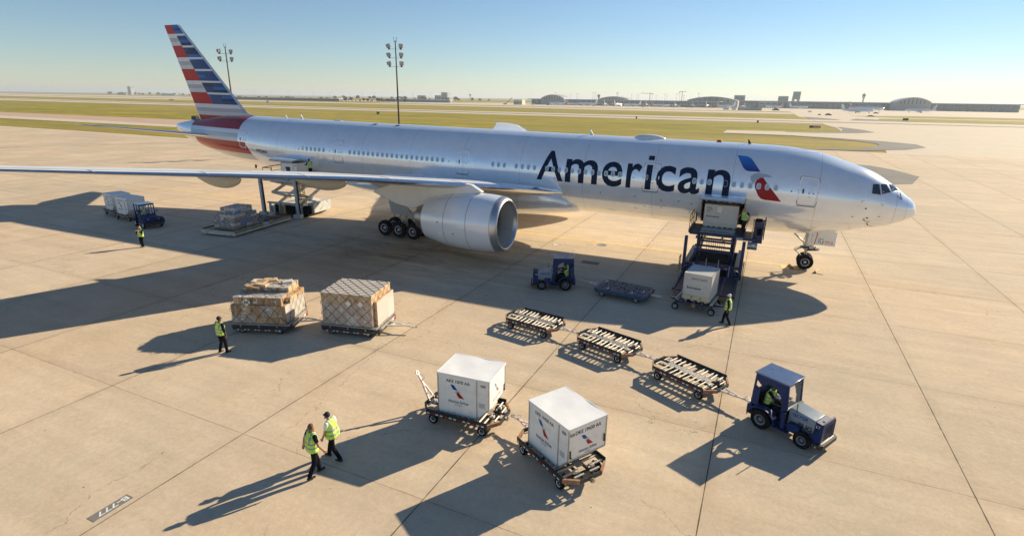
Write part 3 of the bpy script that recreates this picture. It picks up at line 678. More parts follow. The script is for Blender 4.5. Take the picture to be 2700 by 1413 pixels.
# aerofoil lofts
def foil(n=14):
    up = [(.5*(1+cos(pi*i/n))) for i in range(n+1)]; th = lambda x: 5*(.2969*sqrt(x)-.126*x-.3516*x*x+.2843*x**3-.1036*x**4)
    pts = [(x, th(x)*.55, 1) for x in up]+[(x, -th(x)*.45, 0) for x in reversed(up[:-1])][0:]
    return pts[:-1]+[(1., -.0005, 0)]
FO = foil()
def lift(stations, mfun, axis='Y', sgn=1):
    out = []
    for sp, sle, off, ch, tc, inc in stations:
        ring = []
        for x, t, _ in FO:
            u = x*ch; w = t*tc*ch*1.15
            xs, zz = u*cos(inc)+w*sin(inc), -u*sin(inc)+w*cos(inc)
            if axis == 'Y': ring.append((6-(sle+xs), sgn*sp, off+zz))
            else: ring.append((6-(sle+u), sgn*w, sp))
        out.append(ring)
    b = MB(); b.ring(out, M['wing'], caps=True, mf=mfun); return b
def interp(tab, y):
    for (a, *p), (c, *q) in zip(tab, tab[1:]):
        if y <= c: t = (y-a)/(c-a); return [u+(w-u)*t for u, w in zip(p, q)]
    return list(tab[-1][1:])
WT = [(2.2, 23.4, 4.25, 15.2, .12, .035), (3.1, 24.0, 4.45, 14.3, .12, .035), (6, 25.95, 4.98, 12.6, .115, .032), (9.8, 28.5, 5.55, 10.7, .11, .028), (16, 32.7, 6.45, 8.55, .1, .02), (22, 36.75, 7.1, 6.55, .1, .012), (27, 40.1, 7.6, 4.9, .1, .006), (30.4, 42.6, 7.95, 3.75, .1, 0), (31.7, 44.4, 8.1, 2.6, .1, 0), (32.4, 45.9, 8.18, 1.3, .1, 0)]
WT = [(y, a, z-KP*(a-6), *r) for y, a, z, *r in WT]
WS = []
ys = [2.2, 3.1, 4.5, 6, 8, 9.8, 12, 14, 16, 18, 20, 22, 24.5, 27, 29, 30.4, 31, 31.7, 32.1, 32.4]
for y in ys: WS.append((y, *interp(WT, y)))
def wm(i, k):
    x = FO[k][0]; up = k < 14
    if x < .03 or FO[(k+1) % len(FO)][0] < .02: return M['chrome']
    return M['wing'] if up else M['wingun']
for sg in (-1, 1):
    w = lift([(y_, a_, z_-(max(0, y_-10)*.01 if sg > 0 else 0), *r_) for y_, a_, z_, *r_ in WS], wm, 'Y', sg).build('wing', air, ang=50)
    # flap and slat gaps, drawn as raised thin strips
    def onw(y, xc, up=1, off=.01):
        sle, z0, ch, tc, inc = interp(WT, y); th = 5*(.2969*sqrt(xc)-.126*xc-.3516*xc*xc+.2843*xc**3-.1036*xc**4)*tc*ch*1.15*(.55 if up else -.45)
        return (6-(sle+xc*ch), sg*y, z0-xc*ch*inc+th+(off if up else -off))
    for xc, a, c2 in ((.13, 4, 31), (.76, 4.2, 24)):
        pts = [onw(a+(c2-a)*k/24, xc) for k in range(25)]
        b = MB()
        for p, q in zip(pts, pts[1:]): b.beam(p, q, .025, .01, M['greyprint'])
        b.build('panel_seam', w)
    for y in (9.8, 14.2, 18.6, 23.0, 27.2):
        pts = [onw(y, x_) for x_ in (.004, .02, .06, .13)]
        b = MB()
        for p, q in zip(pts, pts[1:]): b.beam(p, q, .03, .01, M['greyprint'])
        b.build('panel_seam', w)
    for y, L in ((7.2, 3.6), (13.6, 5.2), (19.7, 4.8)):
        sle, z0, ch, tc, inc = interp(WT, y); s0 = sle+ch*.52; s1 = sle+ch+1.1; Ln = s1-s0
        b = MB(); sec = []
        for k in range(17):
            t = k/16; rr = (sin(pi*min(1, t*1.02)**.8))**.75 if 0 < t < 1 else 0.001
            sec.append([(6-(s0+Ln*t), sg*y+.3*rr*cos(a), z0-.35-.52*rr*sin(a)*.9-.25*rr-ch*inc*.6) for a in [2*pi*i/16 for i in range(16)]])
        b.ring(sec, M['wingun']); b.build('flap_fairing', w)
# tailplane and fin
HT = [(.6, 63.9, 6.15, 8.0, .1, 0), (2, 65.45, 6.38, 7.2, .1, 0), (10.2, 71.1, 7.5, 2.9, .09, 0), (10.75, 71.9, 7.57, 2.0, .09, 0)]
for sg in (-1, 1):
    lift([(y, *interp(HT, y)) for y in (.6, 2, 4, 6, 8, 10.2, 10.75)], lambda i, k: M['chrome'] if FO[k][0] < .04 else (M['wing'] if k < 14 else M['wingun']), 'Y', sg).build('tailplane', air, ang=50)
    sec = []
    for t in range(13):
        u = t/12; s = 62.9+u*4.6; rr = sin(pi*(.04+.92*u))**.6
        sec.append([(6-s, sg*(1.35+.75*rr*(1-.35*u)*cos(a)), 6.42+.52*rr*sin(a)) for a in [2*pi*i/18 for i in range(18)]])
    b = MB(); b.ring(sec, M['silver'], caps=True); b.build('tailplane_fairing', air, ang=60)
FT_ = [(7.4, 61.2, 0, 7.55, .1, 0), (8.45, 60.2, 0, 8.96, .09, 0), (8.62, 60.1, 0, 9.12, .09, 0), (8.85, 61.15, 0, 8.17, .1, 0), (9.3, 61.75, 0, 7.74, .1, 0), (10, 62.43, 0, 7.33, .1, 0), (13, 65.4, 0, 5.5, .1, 0), (16, 68.37, 0, 3.69, .1, 0), (17.75, 70.1, 0, 2.64, .1, 0), (17.9, 70.4, 0, 2.38, .1, 0)]
lift([tuple(x) for x in FT_], lambda i, k: M['fin'], 'Z').build('tail_fin', air, ang=50)

# engines
def engine(sg):
    y = sg*9.61; T = Matrix.Translation((6-25.35, y, 2.77)) @ Matrix.Rotation(rad(-1.8), 4, 'Y')
    b = MB(); b.T = T
    b.lathe([(-x, r) for x, r in ((.45, 1.975), (.9, 2.04), (1.5, 2.09), (2.2, 2.11), (3.1, 2.09), (4.2, 1.99), (5.0, 1.86), (5.7, 1.71), (6.25, 1.57), (6.27, 1.5), (5.4, 1.5))], M['cowl'], 'X', 64)
    e = b.build('engine', air, ang=40)
    b = MB(); b.T = T; b.lathe([(-x, r) for x, r in ((.45, 1.976), (.25, 1.92), (.1, 1.84), (.02, 1.77), (0, 1.72), (.03, 1.67), (.12, 1.62), (.3, 1.58))], M['lipmetal'], 'X', 64); b.build('inlet_lip', e, ang=60)
    b = MB(); b.T = T; b.lathe([(-x, r) for x, r in ((.3, 1.58), (.7, 1.58), (1.5, 1.62))], M['ctngrey'], 'X', 64); b.build('inlet_duct', e)
    b = MB(); b.T = T; b.lathe([(-1.5, 1.62), (-1.5, .5)], M['dark'], 'X', 48)
    for i in range(22):
        a = 2*pi*i/22; q = []
        for r, tw, w in ((.5, .15, .2), (1.0, .5, .28), (1.6, .85, .3)):
            cx, sx = cos(a), sin(a)
            for g in (-1, 1): q.append((-1.3+g*w*cos(tw)*.5, r*cx-g*w*sin(tw)*sx*.6, r*sx+g*w*sin(tw)*cx*.6))
        b.add(q, [(0, 1, 3, 2), (2, 3, 5, 4)], M['fgrey'])
    b.build('fan', e, fixn=False)
    b = MB(); b.T = T; b.lathe([(-1.4, .5), (-1.1, .42), (-.85, .25), (-.7, .001)], M['black'], 'X', 24); b.build('spinner', e)
    b = MB(); b.T = T; b.lathe([(-x, r) for x, r in ((5.2, 1.3), (6.2, 1.22), (6.9, 1.02), (7.25, .9), (7.27, .82), (6.9, .82))], M['exhaust'], 'X', 40); b.build('core_nozzle', e)
    b = MB(); b.T = T; b.lathe([(-x, r) for x, r in ((6.6, .62), (7.3, .52), (7.9, .3), (8.35, .03))], M['blue'] if 0 else M['fgrey'], 'X', 32); b.build('exhaust_plug', e)
    b = MB(); b.T = T
    for x, r in ((.47, 1.98), (2.25, 2.113), (4.1, 2.003)): b.lathe([(-x, r+.001), (-x-.01, r+.004), (-x-.03, r+.004), (-x-.04, r)], M['greyprint'], 'X', 64)
    b.lathe([(-5.3, 1.31), (-5.32, 1.3)], M['greyprint'], 'X', 20)
    for x, a, r0 in ((3.3, 195, 2.08), (2.2, 252, 2.112), (4.6, 175, 1.93)):
        c0 = Vector((-x, r0*cos(rad(a)), r0*sin(rad(a)))); nrm = Vector((0, cos(rad(a)), sin(rad(a)))); t1 = Vector((1, 0, 0)); t2 = nrm.cross(t1)
        b.add([c0+nrm*.006+t1*(.07*cos(k*pi/6))+t2*(.07*sin(k*pi/6)) for k in range(12)], [tuple(range(12))], M['greyprint'])
    # strake
    a = rad(148); p = [Vector((-x, (rr)*cos(a), rr*sin(a))) for x, rr in ((1.3, 2.06), (2.9, 2.09), (2.9, 2.42), (2.3, 2.4))]
    b.build('cowl_seams', e, fixn=False)
    b = MB(); pts = [(27.3, 4.9), (28.2, 5.35), (30, 5.5), (34, 5.2), (36.4, 4.4), (36.9, 4.05), (35.9, 3.7), (34.6, 3.3), (33.1, 3.12), (32.2, 3.5), (31.2, 3.9), (29, 4.5)]
    b.prism([(6-s, z) for s, z in pts], y-.27, y+.27, M['wing'], 'XZ'); b.build('pylon', e, bevel=.09)
engine(-1); engine(1)

# landing gear
GR = air
def gearwheel(s, y, z, r, w, nm='wheel', par=None, rim='hub'):
    b = MB(); b.wheel((0, 0, 0), r, w, M['rubber'], M[rim], .5, 36, mi=M['dark']); b.build(nm, par, ang=30, loc=(6-s, y, z))
for sg in (-1, 1):
    zw = .67-.397
    b = MB(); y0 = sg*5.6
    b.cyl((6-36.9, y0, zw+.15), (6-36.9, y0, 2.0), .17, M['steel'], n=16); b.cyl((6-36.9, y0, 1.9), (6-36.7, y0*.98, 4.6), .26, M['lwhite'], n=16)
    b.cyl((6-36.9, y0, 2.6), (6-34.2, y0*.8, 4.4), .09, M['steel']); b.cyl((6-36.9, y0, 2.4), (6-37.2, y0*.6, 4.3), .1, M['steel'])
    b.cyl((6-36.85, y0+.2*sg, 1.9), (6-35.6, y0+.2*sg, .75), .06, M['steel']); b.cyl((6-36.75, y0-.2*sg, 1.9), (6-35.5, y0-.2*sg, .75), .06, M['steel'])
    b.tube([(6-37.05, y0, 1.8), (6-37.6, y0, 1.2), (6-37.1, y0, .6)], .07, M['steel'])
    b.tube([(6-37.1, y0-.1, 2.3), (6-37.9, y0-.1, 1.7), (6-38.3, y0, .8)], .03, M['black'])
    mg = b.build('main_gear', air)
    b = MB(); b.beam((6-35.4, y0, zw), (6-38.8, y0, zw+.0), .3, .34, M['steel'])
    for s in (35.65, 37.11, 38.57): b.cyl((6-s, y0-.5, zw), (6-s, y0+.5, zw), .12, M['steel'])
    b.build('truck_beam', mg)
    for s in (35.65, 37.11, 38.57):
        for d in (-.7, .7): gearwheel(s, y0+d-sg*0, zw, .67, .5, par=mg)
    b = MB(); b.box((6-37.0, y0+sg*.75, 2.15), (1.9, .07, 1.25), M['ctngrey'], rx=rad(-18*sg)); b.build('gear_door', mg, bevel=.03)
b = MB(); zw = .54
b.cyl((.1, 0, .5), (.05, 0, 1.4), .1, M['steel'], n=16); b.cyl((.05, 0, 1.35), (0, 0, 2.9), .15, M['lwhite'], n=16)
b.cyl((.1, -.5, zw), (.1, .5, zw), .09, M['steel'])
b.tube([(-.1, 0, 1.6), (-.62, 0, 1.25), (-.05, 0, .75)], .045, M['steel']); b.tube([(-.05, .12, 1.7), (-.72, .1, 1.3), (-.6, .1, 1.15)], .02, M['black'])
b.cyl((0, -.05, 1.75), (-1.3, 0, 2.8), .06, M['steel']); b.beam((-.35, 0, 1.52), (.35, 0, 1.6), .3, .14, M['black']); b.beam((.1, 0, 1.35), (.85, 0, 1.45), .3, .08, M['black'])
for y in (-.3, .3): b.cyl((.35, y, 1.62), (.52, y, 1.6), .1, M['lampglass'], n=14); b.cyl((.2, y, 1.62), (.36, y, 1.62), .08, M['steel'])
b.cyl((.75, -.16, 1.6), (.8, -.16, 1.45), .1, M['hub']); b.tube([(.1, -.14, 1.3), (.3, -.2, 1.75), (.12, -.16, 2.5)], .025, M['black']); b.tube([(-.12, -.1, 1.4), (-.22, -.12, 2.0), (-.1, -.1, 2.7)], .035, M['steel'])
for x in (.25, .4, .55): b.tube([(x, -.2, 1.45), (x+.05, -.22, 1.7)], .04, M['black'])
ng = b.build('nose_gear', air)
for d in (-.37, .37): gearwheel(5.9, d, .545, .545, .4, par=ng)
b = MB(); b.bx(.0, 1.72, -.62, -.56, 1.93, 2.95, M['ctn']); nd = b.build('gear_door', ng, bevel=.03)
b = MB(); P = lambda x, y: (.0+x, -.624, 1.95+y)
decal(b, poly2([(.42, -.02), (.47, -.02), (.56, .9), (.51, .9)]), P, M['emb'] if 'emb' in M else M['red'])
decal(b, fit2d(text2d('7LF', .0), .62, .1, None, .3), P, M['print']); decal(b, fit2d(text2d('77-3', .02), 1.08, .12, None, .32), P, M['orange'])
decal(b, poly2([(.62, .4), (.98, .4), (.98, .44), (.62, .44)]), P, mat('green_bar', (.03, .12, .03), .5))
for i, ch in enumerate('#10FT'): decal(b, fit2d(text2d(ch), .2, .62-i*.13, None, .70-i*.13), P, M['print'])
b.build('door_lettering', nd, fixn=False)
# ------------------------------------------------------------------ dollies, tractors, loaders, containers
def chevrons(b, x0, x1, y, z, h, n, sgn=-1):
    """red and white reflective tape pieces on a rail"""
    for i in range(n):
        a = x0+(x1-x0)*i/n; c = a+(x1-x0)/n*.62; q = y+sgn*.004
        b.add([(a, q, z), (c, q, z), (c, q, z+h), (a, q, z+h)], [(0, 1, 2, 3)], M['red'] if i % 3 == 1 else M['white'])
def dolly_wheels(t, pts, r=.19, w=.15, rim='hubw'):
    for x, y in pts:
        b = MB(); b.wheel((0, 0, 0), r, w, M['rubber'], M[rim], .52, 24, mi=M['dark']); b.build('wheel', t, loc=(x, y, r))
def drawbar(t, x0, L, raised=0., sgn=1, yaw=0.):
    """tow bar at the +x (sgn=1) or -x end: white tapering bar with an eye"""
    b = MB(); c = Matrix.Translation((sgn*x0, 0, .42)) @ Matrix.Rotation(yaw, 4, 'Z') @ Matrix.Rotation(-raised*sgn, 4, 'Y'); b.T = c
    for y in (-.16, .16): b.beam((0, y*1.1, 0), (sgn*L*.55, y*.3, 0), .05, .07, M['barwhite'])
    b.beam((sgn*L*.1, -.13, 0), (sgn*L*.1, .13, 0), .05, .05, M['barwhite'])
    b.beam((sgn*L*.5, 0, 0), (sgn*(L-.1), 0, 0), .075, .06, M['barwhite'])
    for k in range(3): b.box((sgn*L*(.28+.22*k), -.1+.03*k, .037), (.07, .06, .006), M['red'])
    b.lathe([(-.02, .05), (.02, .05), (.02, .085), (-.02, .085), (-.02, .05)], M['steel'], 'Z', 14, (sgn*L, 0, 0))
    pts = [(sgn*(L-.35)+.0, .0, .03), (sgn*(L-.3), .13, .1), (sgn*(L-.15), .12, .04), (sgn*(L-.12), .0, .02)]
    b.tube(pts, .011, M['steel'], 5)
    b.build('drawbar', t)
def slat_dolly(name, label, cat, loc, rz, bar=1, raised=0., group=None, yaw=0., L=1.25):
    t = thing(name, label, cat, loc, rz, group)
    b = MB(); z = .46
    out = [(-1.22, -.86), (1.22, -.86), (1.55, -.42), (1.55, .42), (1.22, .86), (-1.22, .86), (-1.55, .42), (-1.55, -.42)]
    for p, q in zip(out, out[1:]+out[:1]):
        side = abs(p[1]) == .86 and abs(q[1]) == .86
        b.beam((*p, z), (*q, z), .07, .14, M['deckblk'] if side else M['rust'] if (p[1] > 0) == (q[1] > 0) else M['deckblk'])
    for x in (-.75, 0, .75): b.beam((x, -.84, z-.04), (x, .84, z-.04), .07, .07, M['deckblk'])
    for x in (-1.0, 1.0): b.beam((x, -.82, .21), (x, .82, .21), .07, .07, M['black']); [b.beam((x, y, .2), (x, y, z), .08, .1, M['black']) for y in (-.6, .6)]
    for y in (-.2, .2): b.beam((-1.5, y, z-.02), (1.5, y, z-.02), .05, .09, M['deckblk'])
    b.build('frame', t)
    for y, g in ((.86, 1), (-.86, -1)):
        b = MB(); b.box((0, y+.03*g, z+.1), (2.44, .02, .12), M['deckblk'] if y > 0 else M['black']); chevrons(b, -1.2, 1.2, .9*g, z-.02, .05, 13, g)
        b.build('side_rail', t)
    for i in range(11):
        x = -1.12+i*.224
        for y0, y1 in ((-.8, -.17), (.17, .8)):
            if (i*7+int(y0*10)) % 11 == 3: continue
            b = MB(); b.cyl((0, y0, 0), (0, y1, 0), .036, M['roller'], n=10); o = b.build('roller', t, loc=(x, 0, z+.06)); o.rotation_euler = (0, 0, rad(random.uniform(-3, 3)))
    for x in (-1.36, 1.36):
        for y0, y1 in ((-.5, -.12), (.12, .5)):
            b = MB(); b.cyl((x, y0, z+.05), (x, y1, z+.05), .034, M['roller'], n=10); b.build('roller', t)
    b = MB(); b.box((0, 0, z+.075), (2.1, .27, .015), M['tread']); b.build('walkway', t)
    for x in (-1.2, 1.2):
        for y in (-.32, .32):
            b = MB(); b.box((x, y, z+.1), (.16, .13, .03), M['steel'], ry=.2); b.box((x+.05, y, z+.13), (.04, .12, .06), M['barwhite']); b.build('lock', t)
    dolly_wheels(t, [(x, y) for x in (-1.0, 1.0) for y in (-.76, .76)])
    if bar: drawbar(t, 1.5, L, raised, bar, yaw)
    b = MB(); b.box((-bar*1.62, 0, .4), (.14, .12, .1), M['steel']); b.cyl((-bar*1.66, 0, .34), (-bar*1.66, 0, .5), .03, M['steel']); b.build('hitch', t)
    return t
DG = 'empty roller dollies coupled behind the tractor'
def mid(a, b, ang, off):
    c = Vector(((a[0]+b[0])/2, (a[1]+b[1])/2, 0)); return (c.x-sin(rad(ang))*off, c.y+cos(rad(ang))*off, 0)
slat_dolly('roller_dolly', 'empty roller dolly hitched directly behind the large blue tractor in the foreground', 'dolly', mid((-12.39, -21.62), (-10.62, -22.5), -26.4, .76), rad(-26.4), 1, .0, DG, L=1.35)
slat_dolly('roller_dolly', 'empty roller dolly in the middle of the row of three', 'dolly', mid((-16.27, -20.23), (-14.35, -20.85), -17.9, .76), rad(-17.9), 1, 0, DG, rad(-4), 1.05)
slat_dolly('roller_dolly', 'empty roller dolly at the tail end of the row, farthest from its tractor', 'dolly', mid((-20.47, -19.53), (-18.32, -19.88), -9.3, .76), rad(-9.3), 1, 0, DG, rad(-4), 1.05)

def flat(o, ax):      # plane map: origin, x axis, y axis
    o = Vector(o); a, b = Vector(ax[0]), Vector(ax[1]); n = a.cross(b)*.004
    return lambda x, y: tuple(o+a*x+b*y+n)
PX = (Vector((1, 0, 0)), Vector((0, 0, 1)))       # near (-y) face
PR = (Vector((0, 1, 0)), Vector((0, 0, 1)))       # +x face
PL = (Vector((0, -1, 0)), Vector((0, 0, 1)))      # -x face
def cargo_marks(b, fn, w, h, num, cx, top=True, es=.46, fade=False):
    ms = (mat('faded_blue', (.25, .42, .6), .5), M['lgrey'], mat('faded_red', (.6, .22, .2), .5)) if fade else None
    if num: decal(b, fit2d(text2d(num, .012), cx-.42, h*.83, cx+.42, h*.83+.115), fn, M['print'])
    emblem(b, cx-.2, h*.42, es*.72, es, fn, ms=ms)
    decal(b, fit2d(text2d('American Airlines', .006), cx-.4, h*.28, cx+.4, h*.28+.1), fn, M['navyprint'] if not fade else M['lgrey'])
    decal(b, fit2d(text2d('Cargo'), cx-.13, h*.2, cx+.13, h*.2+.1), fn, M['greyprint'])
def barcode(b, fn, x, y):
    for i in range(12): decal(b, poly2([(x+i*.016, y), (x+i*.016+(.006 if i % 3 else .011), y), (x+i*.016+(.006 if i % 3 else .011), y+.07), (x+i*.016, y+.07)]), fn, M['print'])
    decal(b, poly2([(x, y-.03), (x+.18, y-.03), (x+.18, y-.012), (x, y-.012)]), fn, M['greyprint'])
def ake(name, label, loc, rz, num, marks='near', cut=1, covermat='ctntop'):
    """unit load container: 2.0 wide at the top, 1.53 deep, 1.63 high, lower outer corner cut away"""
    t = thing(name, label, 'cargo container', loc, rz, 'winged emblem cargo containers')
    W1, W0, D, H, K = 2.0, 1.53, 1.53, 1.61, .5
    pr = [(0, 0), (W0, 0), (W1, K), (W1, H-.03), (0, H-.03)]
    b = MB(); b.prism(pr, 0, D, M['ctn'], 'XZ'); body = b.build('shell', t, bevel=.012)
    # aluminium edge frame
    b = MB(); e = .035
    def fr(p, q): b.beam(p, q, e, e, M['alu'])
    for y in (0, D):
        for p, q in zip(pr, pr[1:]+pr[:1]): fr((p[0], y, p[1]), (q[0], y, q[1]))
    for p in pr: fr((p[0], 0, p[1]), (p[0], D, p[1]))
    fr((W0, -.004, 0), (W0, -.004, H-.04)); b.box((W1/2-.23, D/2, -.02), (W0+.02, D+.02, .05), M['alu'])
    b.build('edge_frame', t)
    b = MB()   # cover: slightly sagging top sheet with rolled edge
    n = 14; vs = []; fs = []
    for i in range(n+1):
        for j in range(n+1):
            u, w = i/n, j/n; sag = -.022*sin(pi*u)*sin(pi*w)+.008*sin(u*9+w*5)*sin(pi*u)
            vs.append((-.02+u*(W1+.04), -.02+w*(D+.04), H+.02+sag))
    for i in range(n):
        for j in range(n): k = i*(n+1)+j; fs.append((k, k+n+1, k+n+2, k+1))
    b.add(vs, fs, M[covermat])
    for a_, c_ in (((-.02, -.02), (W1+.02, -.02)), ((W1+.02, -.02), (W1+.02, D+.02)), ((W1+.02, D+.02), (-.02, D+.02)), ((-.02, D+.02), (-.02, -.02))): b.beam((*a_, H-.01), (*c_, H-.01), .03, .07, M[covermat])
    b.build('cover', t)
    b = MB(); F1 = flat((0, -.001, 0), PX)
    if num: decal(b, fit2d(text2d(num, .012), .33, 1.3, 1.27, 1.42), F1, M['print'])
    emblem(b, .5, .72, .54, .5, F1)
    decal(b, fit2d(text2d('American Airlines', .006), .4, .5, 1.2, .62), F1, M['navyprint']); decal(b, fit2d(text2d('Cargo'), .66, .38, .95, .49), F1, M['greyprint'])
    barcode(b, F1, W0+.15, 1.36); decal(b, poly2([(W0+.06, .5), (W0+.33, .5), (W0+.33, .72), (W0+.06, .72)]), F1, M['label'])
    for i in range(6): decal(b, poly2([(W0+.09, .53+i*.03), (W0+.3, .53+i*.03), (W0+.3, .54+i*.03), (W0+.09, .54+i*.03)]), flat((0, -.006, 0), PX), M['greyprint'])
    b.build('markings', t, fixn=False)
    return t, W1, D, H, K
# container on the left dolly: emblem also on its sunlit side
t, W1, D, H, K = ake('cargo_container', 'white cargo container with a number ending 1070 on the left dolly', (-19.08, -28.62, .53), rad(4.5), 'AKE 1070 AA')
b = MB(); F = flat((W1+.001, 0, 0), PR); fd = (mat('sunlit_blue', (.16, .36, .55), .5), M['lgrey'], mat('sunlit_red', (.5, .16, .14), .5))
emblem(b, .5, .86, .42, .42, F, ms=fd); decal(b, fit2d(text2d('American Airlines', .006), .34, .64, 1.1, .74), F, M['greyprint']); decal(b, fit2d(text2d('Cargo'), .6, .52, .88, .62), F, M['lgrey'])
b.build('markings', t, fixn=False)
def side_handle(t, x, y, z):
    b = MB(); b.beam((x, y, z), (x, y, z+.28), .03, .03, M['black']); b.beam((x, y+.06, z), (x, y, z+.1), .02, .02, M['black']); b.build('handle', t)
side_handle(t, W1+.03, D-.12, .55)
# rotated container: its near corner points to the camera
t, W1, D, H, K = ake('cargo_container', 'white cargo container with numbers ending 19430, corner on to the viewer', (-15.36, -28.93, .53), rad(-30.5), 'DKE 19430 AA')
b = MB(); F = flat((W1+.001, 0, 0), PR)
decal(b, fit2d(text2d('DKE 19430 AA', .012), .26, 1.33, 1.3, 1.46), F, M['print']); emblem(b, .5, .82, .5, .42, F)
decal(b, fit2d(text2d('American Airlines', .006), .42, .65, 1.16, .76), F, M['navyprint']); decal(b, fit2d(text2d('Cargo'), .66, .54, .92, .64), F, M['greyprint']); barcode(b, F, .04, 1.36)
b.build('markings', t, fixn=False); side_handle(t, W1+.03, .06, .58); side_handle(t, W1+.03, D-.08, .7)
slat_dolly('container_dolly', 'dark slatted dolly with a raised white tow bar carrying the 1070 container', 'dolly', mid((-19.31, -28.64), (-17.3, -28.57), 2., .76), rad(2.), -1, rad(58), 'dollies under the winged emblem containers', L=1.2)
slat_dolly('container_dolly', 'dark slatted dolly carrying the 19430 container at the bottom of the picture', 'dolly', mid((-15.52, -28.9), (-13.89, -29.93), -32.3, .76), rad(-32.3), -1, 0, 'dollies under the winged emblem containers', rad(9), 1.1)

def enviro(name, label, loc, w, d, h, lines, near=True, big=False):
    t = thing(name, label, 'cargo container', loc, 0, 'grey insulated containers')
    b = MB(); b.bx(0, w, 0, d, .1, h, M['ctngrey']); b.build('shell', t, bevel=.02)
    b = MB(); b.box((w/2, d/2, .05), (w-.06, d-.06, .1), M['dark'])
    for i in range(4 if not big else 6): b.box((w*(i+.5)/(4 if not big else 6), d/2, .05), (.16, d, .1), M['alu'])
    b.build('skids', t)
    b = MB(); e = .04
    for x in (0, w):
        for y in (0, d): b.beam((x, y, .1), (x, y, h), e, e, M['alu'])
        for z in (.1, h): b.beam((x, 0, z), (x, d, z), e, e, M['alu'])
    for y in (0, d):
        for z in (.1, h): b.beam((0, y, z), (w, y, z), e, e, M['alu'])
    b.beam((0, -.004, h*.2), (w, -.004, h*.2), .02, .03, M['alu'])
    b.build('edge_frame', t)
    b = MB(); F = flat((0, -.001, 0), PX)
    for txt, x0, y0, x1, y1, off in lines: decal(b, fit2d(text2d(txt, off), x0, y0, x1, y1), F, M['print'] if off < .01 else M['navyprint'])
    b.build('markings', t, fixn=False); return t
t = enviro('insulated_container', 'grey insulated container being rolled into the forward hold at the open cargo door', (-12.86, -3.66, 3.06), 2.18, 2.3, 1.6, [('RAP', .16, 1.33, .44, 1.44, .0), ('21479', .16, 1.2, .52, 1.31, 0), ('PC', .16, 1.07, .34, 1.18, 0), ('Envirotainer', .14, .72, 1.02, .85, .02)], big=True)
b = MB(); b.ring([[(.98+.22*u, -.004+0*v, 1.28+.26*v) for u, v in sup(16, 1, 1, 8)], [(.98+.22*u, -.02, 1.28+.26*v) for u, v in sup(16, 1, 1, 8)], [(.98+.17*u, -.02, 1.28+.21*v) for u, v in sup(16, 1, 1, 8)], [(.98+.17*u, -.008, 1.28+.21*v) for u, v in sup(16, 1, 1, 8)]], M['alu']); b.add([(.98+.17*u, -.012, 1.28+.21*v) for u, v in sup(16, 1, 1, 8)], [tuple(range(16))], M['label'])
b.build('document_panel', t)
t = enviro('insulated_container', 'grey insulated container with two down arrows standing on the dolly before the lower deck', (-12.74, -12.62, .62), 1.5, 1.95, 1.6, [('RKN21342PC', .42, 1.26, 1.3, 1.4, 0), ('Envirotainer', .2, .72, 1.0, .86, .02)])
t.rotation_euler = (0, 0, rad(-7))
b = MB(); F = flat((0, -.001, 0), PX); decal(b, poly2([(.03, .12), (1.47, .12), (1.47, .38), (.03, .38)]), F, mat('pale_yellow_band', (.6, .55, .33), .5)); F = flat((0, -.004, 0), PX)
for x in (.5, 1.0):
    decal(b, poly2([(x-.012, .17), (x+.012, .17), (x+.012, .33), (x-.012, .33)]), F, M['print']); decal(b, poly2([(x-.06, .23), (x, .15), (x+.06, .23), (x+.045, .235), (x, .18), (x-.045, .235)]), flat((0, -.007, 0), PX), M['print'])
b.build('arrow_band', t, fixn=False)
b = MB(); b.ring([[(.24+.13*u, q, 1.33+.13*v) for u, v in sup(16, s, s, 8)] for q, s in ((-.004, 1), (-.02, 1), (-.02, .75), (-.006, .75))], M['alu']); b.add([(.24+.1*u, -.01, 1.33+.1*v) for u, v in sup(16, 1, 1, 8)], [tuple(range(16))], M['ctngrey']); b.build('document_panel', t)
# dolly below it
t = thing('low_dolly', 'dark blue low dolly carrying the arrow marked grey container beside the lifting deck', 'dolly', (-12.0, -11.95, 0), rad(-5))
b = MB(); b.box((0, 0, .5), (1.9, 1.6, .1), M['deckblue'])
for y in (-.85, .85): b.beam((-1.05, y, .48), (1.05, y, .48), .1, .14, M['deckblue'])
for i in range(5): b.beam((-.9+.45*i, -.8, .57), (-.9+.45*i, .8, .57), .08, .05, M['steel'])
b.build('frame', t); b = MB(); b.beam((.98, -.8, .62), (1.05, .8, .62), .1, .1, M['steel']); b.beam((-.98, -.8, .62), (-.98, .8, .62), .1, .1, M['steel']); b.box((0, -.92, .42), (.22, .06, .2), M['rust']); b.build('end_stops', t)
b = MB()
for x in (-.9, .9): b.beam((x*1.05, 0, .3), (x*1.65, 0, .36), .12, .08, M['tblue']); b.box((x*1.45, 0, .41), (.3, .08, .02), M['white']); b.box((x*1.45, 0, .425), (.1, .07, .01), M['red'])
b.build('hitch', t)
dolly_wheels(t, [(x, y) for x in (-1.0, 1.0) for y in (-.86, .86)], .2, .15)

